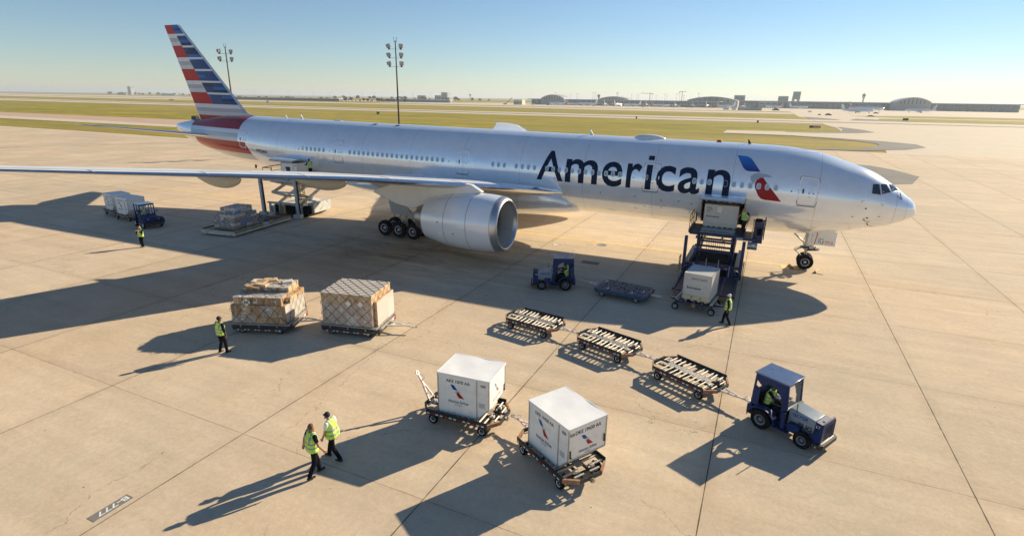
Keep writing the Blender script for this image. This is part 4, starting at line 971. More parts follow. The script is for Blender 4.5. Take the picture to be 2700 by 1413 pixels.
# flat blue dolly with round ball openings
t = thing('ball_deck_dolly', 'wide dark blue dolly with a dimpled ball deck towed behind the shaded blue tractor', 'dolly', (-16.27, -11.85, 0), rad(-6.5))
b = MB(); out = [(-1.65, -.85), (-1.45, -1.05), (1.45, -1.05), (1.65, -.85), (1.65, .85), (1.45, 1.05), (-1.45, 1.05), (-1.65, .85)]
b.prism(out, .26, .5, M['balldeck']); b.build('deck', t, bevel=.05)
b = MB(); random.seed(3)
for i in range(15):
    for j in range(9):
        x = -1.45+i*.205+(.1 if j % 2 else 0); y = -.88+j*.22
        if abs(x) > 1.5: continue
        b.cyl((x, y, .5), (x, y, .5035), .08, M['dark'], n=10)
        if random.random() < .8: b.ell((x, y, .5), (.03, .03, .03), M['hub'], 6, 4)
tag(b.build('ball_units', t), kind='stuff')
for x, y in ((-.75, -.75), (.75, -.75), (-1.3, .5), (1.3, -.2)):
    b = MB(); b.box((x, y, .55), (.05, .1, .12), M['barwhite']); b.box((x-.06, y, .51), (.14, .12, .03), M['steel']); b.build('lock', t)
dolly_wheels(t, [(x, y) for x in (-1.1, 1.05) for y in (-.85, .85)], .18, .14)
drawbar(t, 1.6, 1.55, 0, -1, rad(-4)); b = MB(); b.beam((1.6, 0, .38), (2.35, -.05, .4), .08, .06, M['barwhite']); b.box((1.62, 0, .5), (.1, .3, .1), M['red']); b.build('hitch', t)

# pallet dollies
def pallet_dolly(label, loc, rz, Lx, Ly, end):
    t = thing('pallet_dolly', label, 'dolly', loc, rz, 'pallet dollies under netted freight')
    x, y = Lx/2, Ly/2
    out = [(-x, -y+.2), (-x+.2, -y), (x-.25, -y), (x, -y+.25), (x, y-.25), (x-.25, y), (-x+.2, y), (-x, y-.2)]
    b = MB(); b.prism(out, .22, .46, M['deckblk']); chevrons(b, -x+.4, x-.4, -y-.006, .225, .05, 13); b.build('deck', t, bevel=.03)
    b = MB()
    for k in range(5): b.box((-x+.45+k*(Lx-.9)/4, -y-.005, .4), (.42, .03, .03), M['black'])
    for k in range(-1, 2): b.box((k*Lx*.3, -y-.02, .45), (.06, .06, .07), M['steel'])
    b.box((x+.0, 0, .42), (.06, Ly*.7, .1), M['steel']); b.build('edge_fittings', t)
    b = MB(); b.box((x+.035, y-.5, .38), (.01, .22, .1), M['red']); b.box((x+.035, y-.72, .38), (.01, .18, .1), M['white']); b.build('reflective_tape', t)
    dolly_wheels(t, [(p, q) for p in (-x*.62, x*.62) for q in (-y*.85, y*.85)], .19, .14)
    b = MB()
    for g in (-.28, .28): b.beam((x, g, .36), (x+.85, g*.25, .36), .05, .06, M['barwhite'])
    b.beam((x+.3, -.17, .36), (x+.3, .17, .36), .04, .05, M['barwhite']); b.beam((x+.75, 0, .36), (x+1.45, 0, .3), .07, .06, M['barwhite']); b.lathe([(-.015, .04), (.015, .04), (.015, .07), (-.015, .07), (-.015, .04)], M['steel'], 'Z', 12, (x+1.5, 0, .3)); b.tube([(x+1.0, .05, .4), (x+1.15, .12, .48), (x+1.3, .05, .38)], .01, M['steel'], 5)
    b.build('drawbar', t); return t
def net_faces(t, x0, x1, y0, y1, z0, hf, step=.27, jit=.012):
    """diamond cargo net over the top and sides of a load; hf(x,y) gives the load's top height there"""
    b = MB(); r = .0085; rnd = random.Random(5); H = lambda x, y: hf(min(max(x, x0+.01), x1-.01), min(max(y, y0+.01), y1-.01))
    def P(u, v, side):
        if side == 'T': return (u, v, H(u, v)+.02)
        if side == 'N': return (u, y0-.015, v)
        if side == 'R': return (x1+.015, u, v)
        if side == 'B': return (u, y1+.015, v)
        if side == 'L': return (x0-.015, u, v)
    for side, a0, a1, c0, c1 in (('T', x0, x1, y0, y1), ('N', x0, x1, z0, None), ('R', y0, y1, z0, None), ('B', x0, x1, z0, None), ('L', y0, y1, z0, None)):
        def top(u): return {'N': H(u, y0), 'R': H(x1, u), 'B': H(u, y1), 'L': H(x0, u)}.get(side) if side != 'T' else c1
        nu = max(2, round((a1-a0)/step)); du = (a1-a0)/nu
        cm = max(top(a0+du*i) for i in range(nu+1)); nv = max(2, round((cm-c0)/step)); dv = (cm-c0)/nv
        for i in range(nu):
            for j in range(nv):
                u, v = a0+i*du, c0+j*dv; q = (i+j) % 2
                A = (u, v+dv) if q else (u, v); B_ = (u+du, v) if q else (u+du, v+dv); n = 1 if side != 'T' else 3; pts = []
                for k in range(n+1):
                    uu = A[0]+(B_[0]-A[0])*k/n; vv = A[1]+(B_[1]-A[1])*k/n
                    if side != 'T': vv = min(vv, top(uu))
                    if 0 < k < n or 0: uu += rnd.uniform(-jit, jit); vv += rnd.uniform(-jit, jit)
                    pts.append(P(uu, vv, side))
                for p, s in zip(pts, pts[1:]):
                    if (Vector(p)-Vector(s)).length > .02: b.cyl(p, s, r, M['net'], n=4, caps=False)
    o = b.build('net', t, smooth=False); return o
UB = None
def carton(t, x0, x1, y0, y1, z0, z1, m, jit=.01, rnd=random):
    b = MB(); j = lambda: rnd.uniform(0, jit)
    b.bx(x0+j(), x1-j(), y0+j()*2.5, y1-j(), z0, z1, m)
    if rnd.random() < .75: b.bx(x0+.02, x1-.02, y0-.003+.012, y0+.011, z1-.002, z1+.002, M['cardpale']) if 0 else None
    w = x1-x0; 
    if rnd.random() < .55:
        lx = x0+w*rnd.uniform(.1, .5); lz = z0+(z1-z0)*rnd.uniform(.2, .6); b.bx(lx, lx+min(.16, w*.35), y0-.004, y0+.03, lz, lz+.09, M['label'])
    b.bx(x0+w*.47, x0+w*.53, y0-.002, y0+.03, z0+.01, z1-.01, M['cardpale'])
    b.build('carton', t, bevel=.012)
def stack(label, loc, rz, Lx, Ly, levels, seed, name='netted_freight', wrap=False, group='freight stacked on pallets', film=None):
    """levels: list of (x0,x1,y0,y1,z0,z1) blocks, each split into cartons on its near and right sides"""
    t = thing(name, label, 'palletised freight', loc, rz, group); rnd = random.Random(seed)
    b = MB(); b.bx(-Lx/2, Lx/2, -Ly/2, Ly/2, 0, .05, M['alu']); b.build('pallet', t)
    for (x0, x1, y0, y1, z0, z1, nx, nz) in levels:
        ny = max(1, round((y1-y0)/.75)); zs = [z0+(z1-z0)*k/nz for k in range(nz+1)]
        for kz in range(nz):
            cuts = sorted([x0, x1]+[x0+(x1-x0)*(k+rnd.uniform(-.25, .25))/nx for k in range(1, nx)])
            yc = [y0+(y1-y0)*k/ny for k in range(ny+1)]
            for xa, xb in zip(cuts, cuts[1:]):
                for ky in range(ny):
                    if 0 < ky < ny-1 and xb < x1-.01 and kz < nz-1: continue
                    carton(t, xa, xb, yc[ky], yc[ky+1], zs[kz], zs[kz+1], rnd.choice(M['card']) if not film else rnd.choice(film), .012, rnd)
    def hf(x, y):
        h = .1
        for L_ in levels:
            if L_[0]-.03 <= x <= L_[1]+.03 and L_[2]-.03 <= y <= L_[3]+.03: h = max(h, L_[5])
        return h
    return t, hf
# left stack: uneven
ang = rad(22.)
L1 = (-31.8, -24.78)
pallet_dolly('black pallet dolly under the uneven netted cartons next to the standing man', (L1[0]-.02, L1[1]+.02, 0), ang, 3.1, 2.5, 1)
t, hf = stack('uneven stack of brown cartons under a black net, left of the pair', (L1[0]-.02, L1[1]+.03, .47), ang, 3.0, 2.35,
    [(-1.45, 1.35, -1.1, 1.15, .06, 1.02, 6, 3), (-1.3, 1.15, -1.02, 1.1, 1.02, 1.42, 5, 1), (-1.2, -.25, -.2, 1.1, 1.42, 1.68, 3, 1), (-.25, 1.15, -.1, 1.1, 1.42, 1.66, 3, 1), (1.15, 1.42, -.6, 1.1, 1.02, 1.3, 1, 1)], 4)
rq = random.Random(21)
for k in range(12):
    x, y = rq.uniform(-.9, .8), rq.uniform(-.15, .85); w_, d_, h_ = rq.uniform(.4, .65), rq.uniform(.35, .5), rq.uniform(.06, .14); b = MB(); b.box((0, 0, 0), (w_, d_, h_), rq.choice(M['card']+[M['cardpale']])); o = b.build('carton', t, bevel=.012, loc=(x, y, hf(x, y)+h_*.42)); o.rotation_euler = (rq.uniform(-.12, .12), rq.uniform(-.12, .12), rq.uniform(-.5, .5))
hf0 = hf
hf = lambda x, y: hf0(x, y)+.06+.05*sin(x*5+y*3)
net_faces(t, -1.47, 1.4, -1.13, 1.17, .08, hf, .3)
b = MB(); F = flat((-.55, -1.17, 1.0), (Vector((.707, 0, .707)), Vector((-.707, 0, .707)))); decal(b, poly2([(0, 0), (.3, 0), (.3, .3), (0, .3)]), F, M['label'])
F2 = flat((-.78, -1.175, 1.17), PX); decal(b, fit2d(text2d('AA', .02), .12, -.03, .36, .14), flat((-.79, -1.18, 1.17), PX), M['print'])
b.build('placard', t, fixn=False)
b = MB(); b.bx(-1.46, -.2, -1.135, -1.12, .1, .5, M['wrap']); b.bx(.1, .7, -1.135, -1.12, .5, 1.0, M['wrap']); b.bx(-1.31, 1.16, -1.03, -.18, 1.425, 1.43, M['film2']); b.bx(-1.21, 1.16, -.2, 1.1, 1.685, 1.69, M['film2']); b.bx(1.36, 1.365, -1.1, 1.13, .1, 1.02, M['film2']); b.build('film', t)
# right stack: squared off and film wrapped
ang = rad(13.5); R1 = (-27.55, -22.95)
pallet_dolly('black pallet dolly with its white tow bar free, under the squared netted load', (R1[0]+.03, R1[1]+.02, 0), ang, 3.2, 2.5, 1)
t, hf = stack('squared block of pale wrapped cartons under a black net, right of the pair', (R1[0], R1[1]+.05, .47), ang, 3.0, 2.4,
    [(-1.42, 1.3, -1.12, 1.15, .06, 1.72, 4, 3), (1.3, 1.46, -.9, 1.1, .06, 1.35, 1, 4)], 9, film=[M['card'][3], M['card'][1], M['card'][0], M['cardpale']])
net_faces(t, -1.44, 1.33, -1.15, 1.17, .08, hf, .27)
for x in (.08, .72):
    b = MB(); decal(b, poly2([(0, 0), (.24, 0), (.24, .24), (0, .24)]), flat((x, -1.17, 1.1), (Vector((.707, 0, .707)), Vector((-.707, 0, .707)))), M['label'])
    b.build('placard', t, fixn=False)
b = MB(); b.bx(-1.45, 1.32, -1.142, -1.13, .1, 1.2, M['wrap']); b.bx(1.47, 1.475, -.9, 1.1, .1, 1.35, M['film2']); b.bx(-1.43, 1.31, -1.13, 1.15, 1.728, 1.732, M['film2']); b.build('film', t)

M['twheel'] = mat('tractor_wheel', (.2, .24, .28), .5, dirt=(.08, .07, .06), dscale=5)
# ------------------------------------------------------------------ hood tractor with a box cab
def hood_tractor(label, loc, rz, num, side=-1, oldnum=False):
    t = thing('tow_tractor', label, 'tow tractor', loc, rz, 'blue hood tractors with box cabs')
    B = M['tblue']
    b = MB(); b.bx(-.5, 1.95, -.34, .34, .34, .56, B); b.bx(-.62, -.38, -.55, .55, .35, .72, B); b.bx(.35, 1.0, -.66, .66, .3, .36, B); b.bx(1.0, 1.75, -.5, .5, .4, .5, B); b.tube([(1.1, -.38, 1.12), (1.1, -.43, 1.3), (1.1, -.43, 1.5)], .02, M['black'])
    for y in (-.5, .5): b.bx(.95, 1.35, y-.12, y+.12, .42, .72, B)
    b.bx(-.4, .4, -.4, .4, .5, .72, B); b.build('chassis', t, bevel=.015)
    b = MB()     # rear fenders
    for sg in (-1, 1):
        q0 = [(.52*cos(a), .38+.5*sin(a)) for a in [pi*(1.0-k/12*1.02) for k in range(13)]]; q1 = [(x*.93, .38+(z-.38)*.93) for x, z in q0]
        ya, yb = sg*.42, sg*.72
        vs = [(x, y, z) for y in (ya, yb) for x, z in q0]; b.add(vs, [(k, k+1, 13+k+1, 13+k) for k in range(12)], B)
        b.prism(q0+q1[::-1], min(yb, yb-.02*sg), max(yb, yb-.02*sg), B, 'XZ')
        b.prism(q0, min(ya, ya+.03*sg), max(ya, ya+.03*sg), B, 'XZ')
    b.build('rear_fenders', t, fixn=False)
    b = MB(); b.prism([(.82, .5), (.82, 1.16), (.92, 1.2), (1.75, 1.09), (1.75, .5)], -.37, .37, M['tgrey'], 'XZ'); h = b.build('hood', t, bevel=.03)
    b = MB(); b.prism([(1.75, .5), (1.75, 1.09), (2.02, 1.05), (2.02, .5)], -.37, .37, B, 'XZ'); b.cyl((1.9, -.1, 1.05), (1.9, -.1, 1.085), .045, M['black']); b.build('hood_nose', t, bevel=.02)
    b = MB(); b.bx(2.0, 2.05, -.44, .44, .42, 1.12, B)
    for p, q in (((2.0, -.5, .4), (2.0, -.5, .4)),): pass
    b.prism([(1.55, .3), (2.06, .3), (2.06, 1.0), (1.98, 1.08), (1.9, .8), (1.6, .55)], -.5, -.46, B, 'XZ'); b.prism([(1.55, .3), (2.06, .3), (2.06, 1.0), (1.98, 1.08), (1.9, .8), (1.6, .55)], .46, .5, B, 'XZ')
    b.build('front_guard', t, bevel=.01)
    b = MB(); F = flat((2.052, 0, 0), PR)
    for i in range(6):
        for j in range(9):
            y = -.26+i*.105+(.05 if j % 2 else 0); z = .47+j*.058
            if z < .95: decal(b, poly2([(y+.03*cos(k*pi/4), z+.026*sin(k*pi/4)) for k in range(8)]), F, M['dark'])
    tag(b.build('grille_holes', t, fixn=False), kind='stuff')
    b = MB(); b.beam((2.12, -.52, .32), (2.12, .52, .32), .12, .16, M['black']); b.beam((2.12, -.5, .32), (1.95, -.56, .32), .1, .16, M['black']); b.beam((2.12, .5, .32), (1.95, .56, .32), .1, .16, M['black']); b.bx(2.06, 2.1, -.48, .48, .4, .41, M['alu']); b.build('bumper', t, bevel=.02)
    # cab
    b = MB(); zt = 2.06
    b.add([(-.5, -.58, zt+.0), (.78, -.58, zt-.02), (.78, .58, zt-.02), (-.5, .58, zt), (-.5, -.58, zt+.05), (.78, -.58, zt+.03), (.78, .58, zt+.03), (-.5, .58, zt+.05)], [(3, 2, 1, 0), (4, 5, 6, 7), (0, 1, 5, 4), (1, 2, 6, 5), (2, 3, 7, 6), (3, 0, 4, 7)], M['troof']); b.build('roof', t, bevel=.012)
    for sg in (-1, 1):
        b = MB(); y = sg*.53
        # side panel: outer polygon with the round entry cut out, built as strips
        out = [(-.5, .72), (-.47, 1.45), (-.42, zt), (.7, zt), (.78, .62)]
        arc = [(-.24+.0, .8)]+[(.17+.4*cos(a), 1.35+.46*sin(a)) for a in [pi*(1-k/10) for k in range(11)]]+[(.6, 1.35), (.63, .7)]
        ow = [(-.5, .8), (-.48, 1.3), (-.46, 1.6), (-.44, 1.85), (-.42, zt), (-.2, zt), (.0, zt), (.2, zt), (.4, zt), (.6, zt), (.7, zt), (.73, 1.6), (.76, 1.35), (.8, .7)]
        n = min(len(arc), len(ow))
        for k in range(n-1):
            q = [ow[k], ow[k+1], arc[k+1], arc[k]]
            if k == 2: continue
            b.prism(q, y-.02, y+.02, B, 'XZ')
        b.build('side_panel', t, fixn=True)
    b = MB(); b.bx(-.52, -.46, -.53, .53, .5, 1.0, B); b.bx(-.5, -.45, -.53, .53, 1.0, 1.3, B)
    for y in (-.5, .5): b.beam((-.47, y, 1.2), (-.43, y, zt), .06, .06, B)
    b.box((-.54, .38, .75), (.03, .06, .14), M['red']); b.box((-.54, -.38, .75), (.03, .06, .14), M['red']); b.build('rear_panel', t)
    b = MB()
    for y in (-.5, .5): b.beam((.8, y, 1.12), (.72, y, zt), .055, .055, B)
    b.beam((.8, -.5, 1.12), (.8, .5, 1.12), .06, .05, M['barwhite']); b.beam((.73, -.5, 2.0), (.73, .5, 2.0), .05, .05, B); b.tube([(.78, .15, 1.98), (.8, .3, 1.8), (.8, .42, 1.7)], .01, M['black'])
    b.build('screen_frame', t)
    b = MB(); b.add([(.795, -.48, 1.15), (.795, .48, 1.15), (.725, .48, 1.98), (.725, -.48, 1.98)], [(0, 1, 2, 3)], M['cabglass']); b.build('windscreen', t, smooth=False)
    b = MB(); b.cyl((.78, .62, .45), (.78, .62, 1.05), .075, B, n=14); b.cyl((.78, -.62, .45), (.78, -.62, 1.05), .075, B, n=14); b.build('door_roll', t)
    b = MB(); b.bx(-.3, .15, -.24, .24, .72, .82, M['dark']); b.bx(-.36, -.28, -.24, .24, .75, 1.15, M['dark']); b.build('seat', t, bevel=.03)
    b = MB(); b.cyl((.82, 0, .85), (.52, 0, 1.24), .025, M['dark']); sc = []
    T0 = Matrix.Translation((.52, 0, 1.24)) @ Matrix.Rotation(rad(-30), 4, 'Y')
    b.T = T0; R_ = .19; tb = [(R_*cos(2*pi*k/20), R_*sin(2*pi*k/20), 0) for k in range(21)]; b.tube(tb, .014, M['dark'], 5)
    for k in (0, 7, 13): b.cyl((0, 0, 0), tb[k], .012, M['dark'], n=5)
    b.build('steering_wheel', t)
    b = MB(); b.bx(.5, .78, -.4, .4, .5, 1.05, M['dark']); b.bx(.1, .5, .3, .45, .45, .9, M['dark']); b.build('dash', t)
    for sg in (-1, 1):
        F = flat((0, -.372, 0), PX) if sg == -1 else (lambda x, y: (1.3*2-x, .376, y))
        b = MB(); decal(b, fit2d(text2d('LTS', .02), 1.79 if sg == -1 else .6, .88, 1.99 if sg == -1 else .82, .98), F, M['white']); b.build('lettering', h, fixn=False); b = MB()
        decal(b, fit2d(text2d(num, .03), .98 if sg == -1 else 1.0, .93, 1.52 if sg == -1 else 1.6, 1.07), F, M['lblue']); b.build('fleet_number', h, fixn=False); b = MB()
        if not oldnum: decal(b, fit2d(text2d('TUG', .05), 1.18 if sg == -1 else 1.0, .6, 1.68 if sg == -1 else 1.5, .8), F, M['mast'])
        else: decal(b, poly2([(1.2, .62), (1.5, .62), (1.5, .72), (1.2, .72)]), F, M['fgrey'])
        b.build('lettering', h, fixn=False)
    for x, y, r, w in ((0, -.58, .38, .26), (0, .58, .38, .26), (1.5, -.56, .31, .2), (1.5, .56, .31, .2)):
        b = MB(); b.wheel((0, 0, 0), r, w, M['rubber'], M['twheel'], .5, 28, mi=M['black']); b.build('wheel', t, loc=(x, y, r))
    b = MB(); b.box((-.68, 0, .42), (.14, .16, .1), M['steel']); b.cyl((-.72, 0, .36), (-.72, 0, .52), .025, M['steel']); b.build('hitch', t)
    return t
hood_tractor('large blue hooded tractor with box cab in the bottom right foreground', (-8.02, -23.1, 0), rad(-28), '0575R')
hood_tractor('blue hooded tractor in the shade of the fuselage, towing the ball deck dolly', (-20.03, -12.11, 0), rad(201.8), '05612', 1, True)

# small cab tractor at the left
t = thing('cab_tractor', 'dark blue cab tractor with windows facing right ahead of two containers', 'tow tractor', (-60.3, -13.35, 0), rad(-13))
B = M['tblue']
b = MB(); b.bx(-.55, 2.1, -.62, .62, .32, .62, B); b.bx(-.6, .1, -.7, .7, .62, .85, B); b.prism([(1.0, .6), (1.0, 1.1), (2.05, .98), (2.2, .85), (2.2, .5), (1.0, .5)], -.55, .55, B, 'XZ')
for sg in (-1, 1): b.prism([(1.35, .75), (1.5, .92), (2.1, .88), (2.35, .72), (2.35, .5), (2.2, .4), (2.15, .62), (1.5, .66)], sg*.75-.12, sg*.75+.12, B, 'XZ')
b.build('body', t, bevel=.03)
b = MB(); b.beam((2.35, -.75, .42), (2.35, .75, .42), .14, .26, M['black']); b.build('bumper', t, bevel=.03)
b = MB()
for i in range(5): b.box((2.21, 0, .55+i*.07), (.02, .7, .03), M['black'])
b.build('grille', t)
for y in (-.42, .42): b = MB(); b.cyl((2.17, y, .86), (2.22, y, .86), .07, M['lampglass'], n=14); b.build('headlight', t)
b = MB(); b.bx(-.25, 1.1, -.62, .62, 1.98, 2.05, M['troof']); b.build('roof', t, bevel=.02)
b = MB()
for y in (-.57, .57):
    b.beam((-.18, y, .8), (-.18, y, 2.0), .07, .07, B); b.beam((.42, y, .8), (.42, y, 2.0), .06, .06, B); b.beam((1.15, y, 1.0), (1.0, y, 2.0), .07, .07, B); b.beam((.42, y, .85), (1.1, y, 1.0), .06, .5, B)
b.beam((1.15, -.57, 1.08), (1.15, .57, 1.08), .08, .12, B); b.beam((1.01, -.57, 1.95), (1.01, .57, 1.95), .06, .08, B); b.bx(-.22, -.16, -.57, .57, .8, 1.25, B); b.beam((-.18, -.57, 1.95), (-.18, .57, 1.95), .07, .08, B)
b.build('cab_frame', t)
b = MB(); b.add([(1.13, -.54, 1.14), (1.13, .54, 1.14), (1.02, .54, 1.92), (1.02, -.54, 1.92)], [(0, 1, 2, 3)], M['cabglass']); b.build('windscreen', t, smooth=False)
b = MB(); b.bx(-.1, .3, -.5, .5, .8, .92, M['red']); b.bx(-.14, -.06, -.5, .5, .85, 1.35, M['dark']); b.build('seat', t, bevel=.03)
for x, y in ((0, -.68), (0, .68), (1.75, -.68), (1.75, .68)): b = MB(); b.wheel((0, 0, 0), .33, .2, M['rubber'], M['hub'], .55, 24); b.build('wheel', t, loc=(x, y, .33))
for y in (-.72, .72): b = MB(); b.beam((1.1, y*.8, 1.3), (1.12, y*1.05, 1.35), .02, .02, M['black']); b.box((1.12, y*1.1, 1.38), (.05, .14, .2), M['chrome']); b.build('mirror', t)
# containers behind it
for i, (x, y, rz, num, lab) in enumerate(((-64.62, -13.12, -3, 'AKE 1064 AA', 'shaded cargo container right behind the cab tractor at the left'), (-67.75, -12.35, -10, 'AKE 107 AA', 'shaded cargo container second behind the cab tractor at the left edge'))):
    t_ = ake('cargo_container', lab, (x, y, .53), rad(rz), num)[0]
    c = Vector((x, y, 0))+Matrix.Rotation(rad(rz), 3, 'Z') @ Vector((.85, .76, 0))
    slat_dolly('container_dolly', ('dolly under the shaded container next to the cab tractor', 'dolly under the second shaded container at the left edge')[i], 'dolly', (c.x, c.y, 0), rad(rz), 1, 0, 'dollies at the left edge of the apron', 0, 1.0)

# ------------------------------------------------------------------ blue loader at the forward door (local: x right, y towards the aircraft)
t = thing('cargo_loader', 'blue scissor loader raised to the forward cargo door with amber guard rails', 'cargo loader', (-11.8, -10.85, 0), 0)
B = M['blue']
b = MB(); b.bx(-1.75, 1.75, 0, 4.0, .36, .5, B); b.bx(-1.8, -1.66, 0, 4.1, .42, .62, M['deckblue']); b.bx(1.66, 1.8, 0, 4.1, .42, .62, M['deckblue']); b.bx(-1.75, 1.75, -.04, .06, .34, .5, M['rust']); ld = b.build('lower_deck', t, bevel=.015)
b = MB()
for i in range(17): b.cyl((-.55, .25+i*.22, .53), (.75, .25+i*.22, .53), .04, M['deckblue'], n=8)
tag(b.build('deck_rollers', ld), label='dark rollers across the lower deck')
b = MB(); b.bx(-1.6, -.65, .1, 3.9, .5, .54, M['deckblue']); b.bx(.85, 1.6, .1, 3.9, .5, .54, M['deckblue']); b.bx(.95, 1.02, .2, 3.8, .54, .56, M['rust']); b.build('tread_strips', ld)
b = MB(); b.bx(-1.55, 1.55, 4.4, 9.2, .35, .95, B); b.bx(-1.5, 1.5, 4.25, 4.4, .4, 1.15, B)
for x in (-1.62, 1.62): b.bx(x-.16, x+.16, 4.4, 9.3, .95, 1.15, M['deckblue'])
b.bx(-1.4, 1.4, 4.6, 9.1, .95, .97, M['dark']); b.build('chassis', t, bevel=.02)
b = MB()
for x in (-1.1, 1.1):
    for y0, y1 in ((4.8, 8.6), (8.6, 4.8)): b.beam((x+(.08 if y0 < y1 else -.08), y0, 1.0), (x+(.08 if y0 < y1 else -.08), y1, 1.95), .12, .2, B)
    for y0, y1 in ((5.0, 8.8), (8.8, 5.0)): b.beam((x+(.08 if y0 < y1 else -.08), y0, 1.9), (x+(.08 if y0 < y1 else -.08), y1, 2.78), .12, .2, B)
for y in (4.9, 8.6):
    for z in (1.05, 1.9, 2.6): b.beam((-1.1, y, z), (1.1, y, z), .12, .12, B)
b.beam((-1.2, 4.75, 2.3), (1.2, 4.75, 2.3), .1, .12, M['black'])
for x in (-1.05, 1.05): b.beam((x, 5.9, .9), (x*1.05, 5.6, 2.8), .16, .2, B)
b.build('scissor_lift', t)
b = MB()   # hoses
for i in range(9): x = -.55+i*.14; b.tube([(x, 5.6, 2.7), (x+.02, 5.7, 2.1), (x+.05*sin(i), 5.9, 1.5), (x+.1, 5.9, 1.15)], .016, M['black'], 5)
for x in (-.6, .5): b.tube([(x, 5.55, 2.85), (x-.12, 5.5, 2.75), (x-.22 if x < 0 else x+.05, 5.5, 2.5)], .07, M['yellow'], 8)
b.build('hoses', t)
b = MB(); zb = 2.78; b.bx(-1.75, 1.75, 5.65, 8.6, zb, zb+.17, B); b.bx(1.2, 2.45, 5.6, 7.9, zb-.06, zb+.1, B)
up = b.build('upper_platform', t, bevel=.015)
b = MB(); b.bx(-1.7, 1.7, 5.7, 8.5, zb+.17, zb+.2, M['deckblue'])
for i in range(10): b.cyl((-1.1, 5.8+i*.28, zb+.21), (1.1, 5.8+i*.28, zb+.21), .04, M['rust'] if i == 1 else M['steel'], n=8)
b.build('platform_rollers', up)
b = MB(); b.bx(-1.83, -1.7, 5.65, 8.4, zb+.1, zb+.34, M['deckblue']); b.build('side_guide', up)
def rail(par, pts, z0, z1, m, name='guard_rail', r=.028, mids=1):
    b = MB()
    for p in pts: b.cyl((*p, z0), (*p, z1), r, m, n=8)
    for k in range(mids+1):
        z = z1-(z1-z0)*k*.42
        for p, q in zip(pts, pts[1:]): b.cyl((*p, z), (*q, z), r*(1.5 if k == 0 else 1), m, n=8)
    return b.build(name, par)
rail(up, [(-1.8, 5.75), (-1.8, 6.9), (-1.8, 8.0)], zb+.2, zb+1.3, M['yellow'])
rail(up, [(2.2, 5.75), (2.2, 6.5)], zb+.1, zb+1.25, M['yellow']); rail(up, [(1.45, 5.68), (2.15, 5.68)], zb+.1, zb+1.15, M['yellow'], mids=0) if 0 else None
b = MB(); b.bx(2.25, 2.85, 6.3, 7.4, zb-.3, zb+1.1, B); b.box((2.5, 6.2, zb+1.28), (.4, .1, .22), M['dark']); b.cyl((2.5, 6.25, zb+1.05), (2.5, 6.25, zb+1.2), .03, M['black']); b.box((2.6, 6.28, zb+.5), (.3, .02, .5), M['dark']); b.build('control_console', up, bevel=.02)
rail(up, [(2.3, 6.2), (2.9, 6.2), (2.9, 7.4)], zb, zb+1.3, B)
b = MB(); b.cyl((2.0, 5.62, zb-.35), (2.6, 5.62, zb-.35), .26, M['steel'], n=20); b.cyl((2.35, 5.4, zb-.35), (2.35, 5.42, zb-.2), .1, M['white'], n=10); b.build('fuel_tank', up)
b = MB(); F = flat((0, 5.645, zb), PX); decal(b, fit2d(text2d('22940', .02), 1.25, .0, None, .13), flat((0, 5.595, zb-.02), PX), M['white'])
b.build('fleet_number', up, fixn=False)
b = MB(); F = flat((0, 4.245, 0), PX); decal(b, fit2d(text2d('22940', .02), -.2, .95, None, 1.08), F, M['white'])
for x in (-.95, .75): decal(b, poly2([(x, .98), (x+.42, .98), (x+.42, 1.05), (x, 1.05)]), F, M['red']); decal(b, poly2([(x+.13, .985), (x+.27, .985), (x+.27, 1.045), (x+.13, 1.045)]), flat((0, 4.24, 0), PX), M['white'])
for x in (-1.15, .2): b.bx(x, x+.8, 4.22, 4.24, .5, .9, M['dark'])
b.build('chassis_marks', t, fixn=False)
for x in (-1.1, -.32, .45, 1.15): b = MB(); b.bx(x-.03, x+.03, 4.08, 4.14, .5, 1.25 if abs(x) > .6 else 1.6, M['alu']); b.build('stop_post', t)
for sg in (-1, 1):
    x = sg*1.72+(-.02 if sg < 0 else .1); b = MB(); yp = 4.15
    b.beam((x, yp, .4), (x, yp, 2.9), .16, .2, B); b.cyl((x-.09, yp, 2.88), (x+.09, yp, 2.88), .13, B, n=16); b.beam((x, yp, 1.0), (x-.25*sg, yp+.3, 1.15), .2, .14, B); b.beam((x, yp, .7), (x-.3*sg, yp+.3, .5), .12, .12, B)
    b.beam((x-.3*sg, 4.2, 1.1), (sg*1.5, 4.4, 1.1), .16, .2, B); b.build('mast', t, bevel=.01)
rail(t, [(-1.98, 3.7), (-1.98, 4.3)], .5, 1.6, M['yellow']); rail(t, [(1.98, 3.3), (1.98, 4.1)], .45, 1.65, M['yellow'], 'access_ladder', mids=2)
b = MB(); decal(b, fit2d(text2d('D33', .01), 1.48, .98, None, 1.1), flat((0, 4.09, 0), PX), M['white']); b.build('bay_number', t, fixn=False)
for x, y in ((-1.5, 5.0), (1.5, 5.0), (-1.5, 8.5), (1.5, 8.5)): b = MB(); b.wheel((0, 0, 0), .36, .28, M['rubber'], M['steel'], .5, 20); b.build('wheel', t, loc=(x, y, .36))

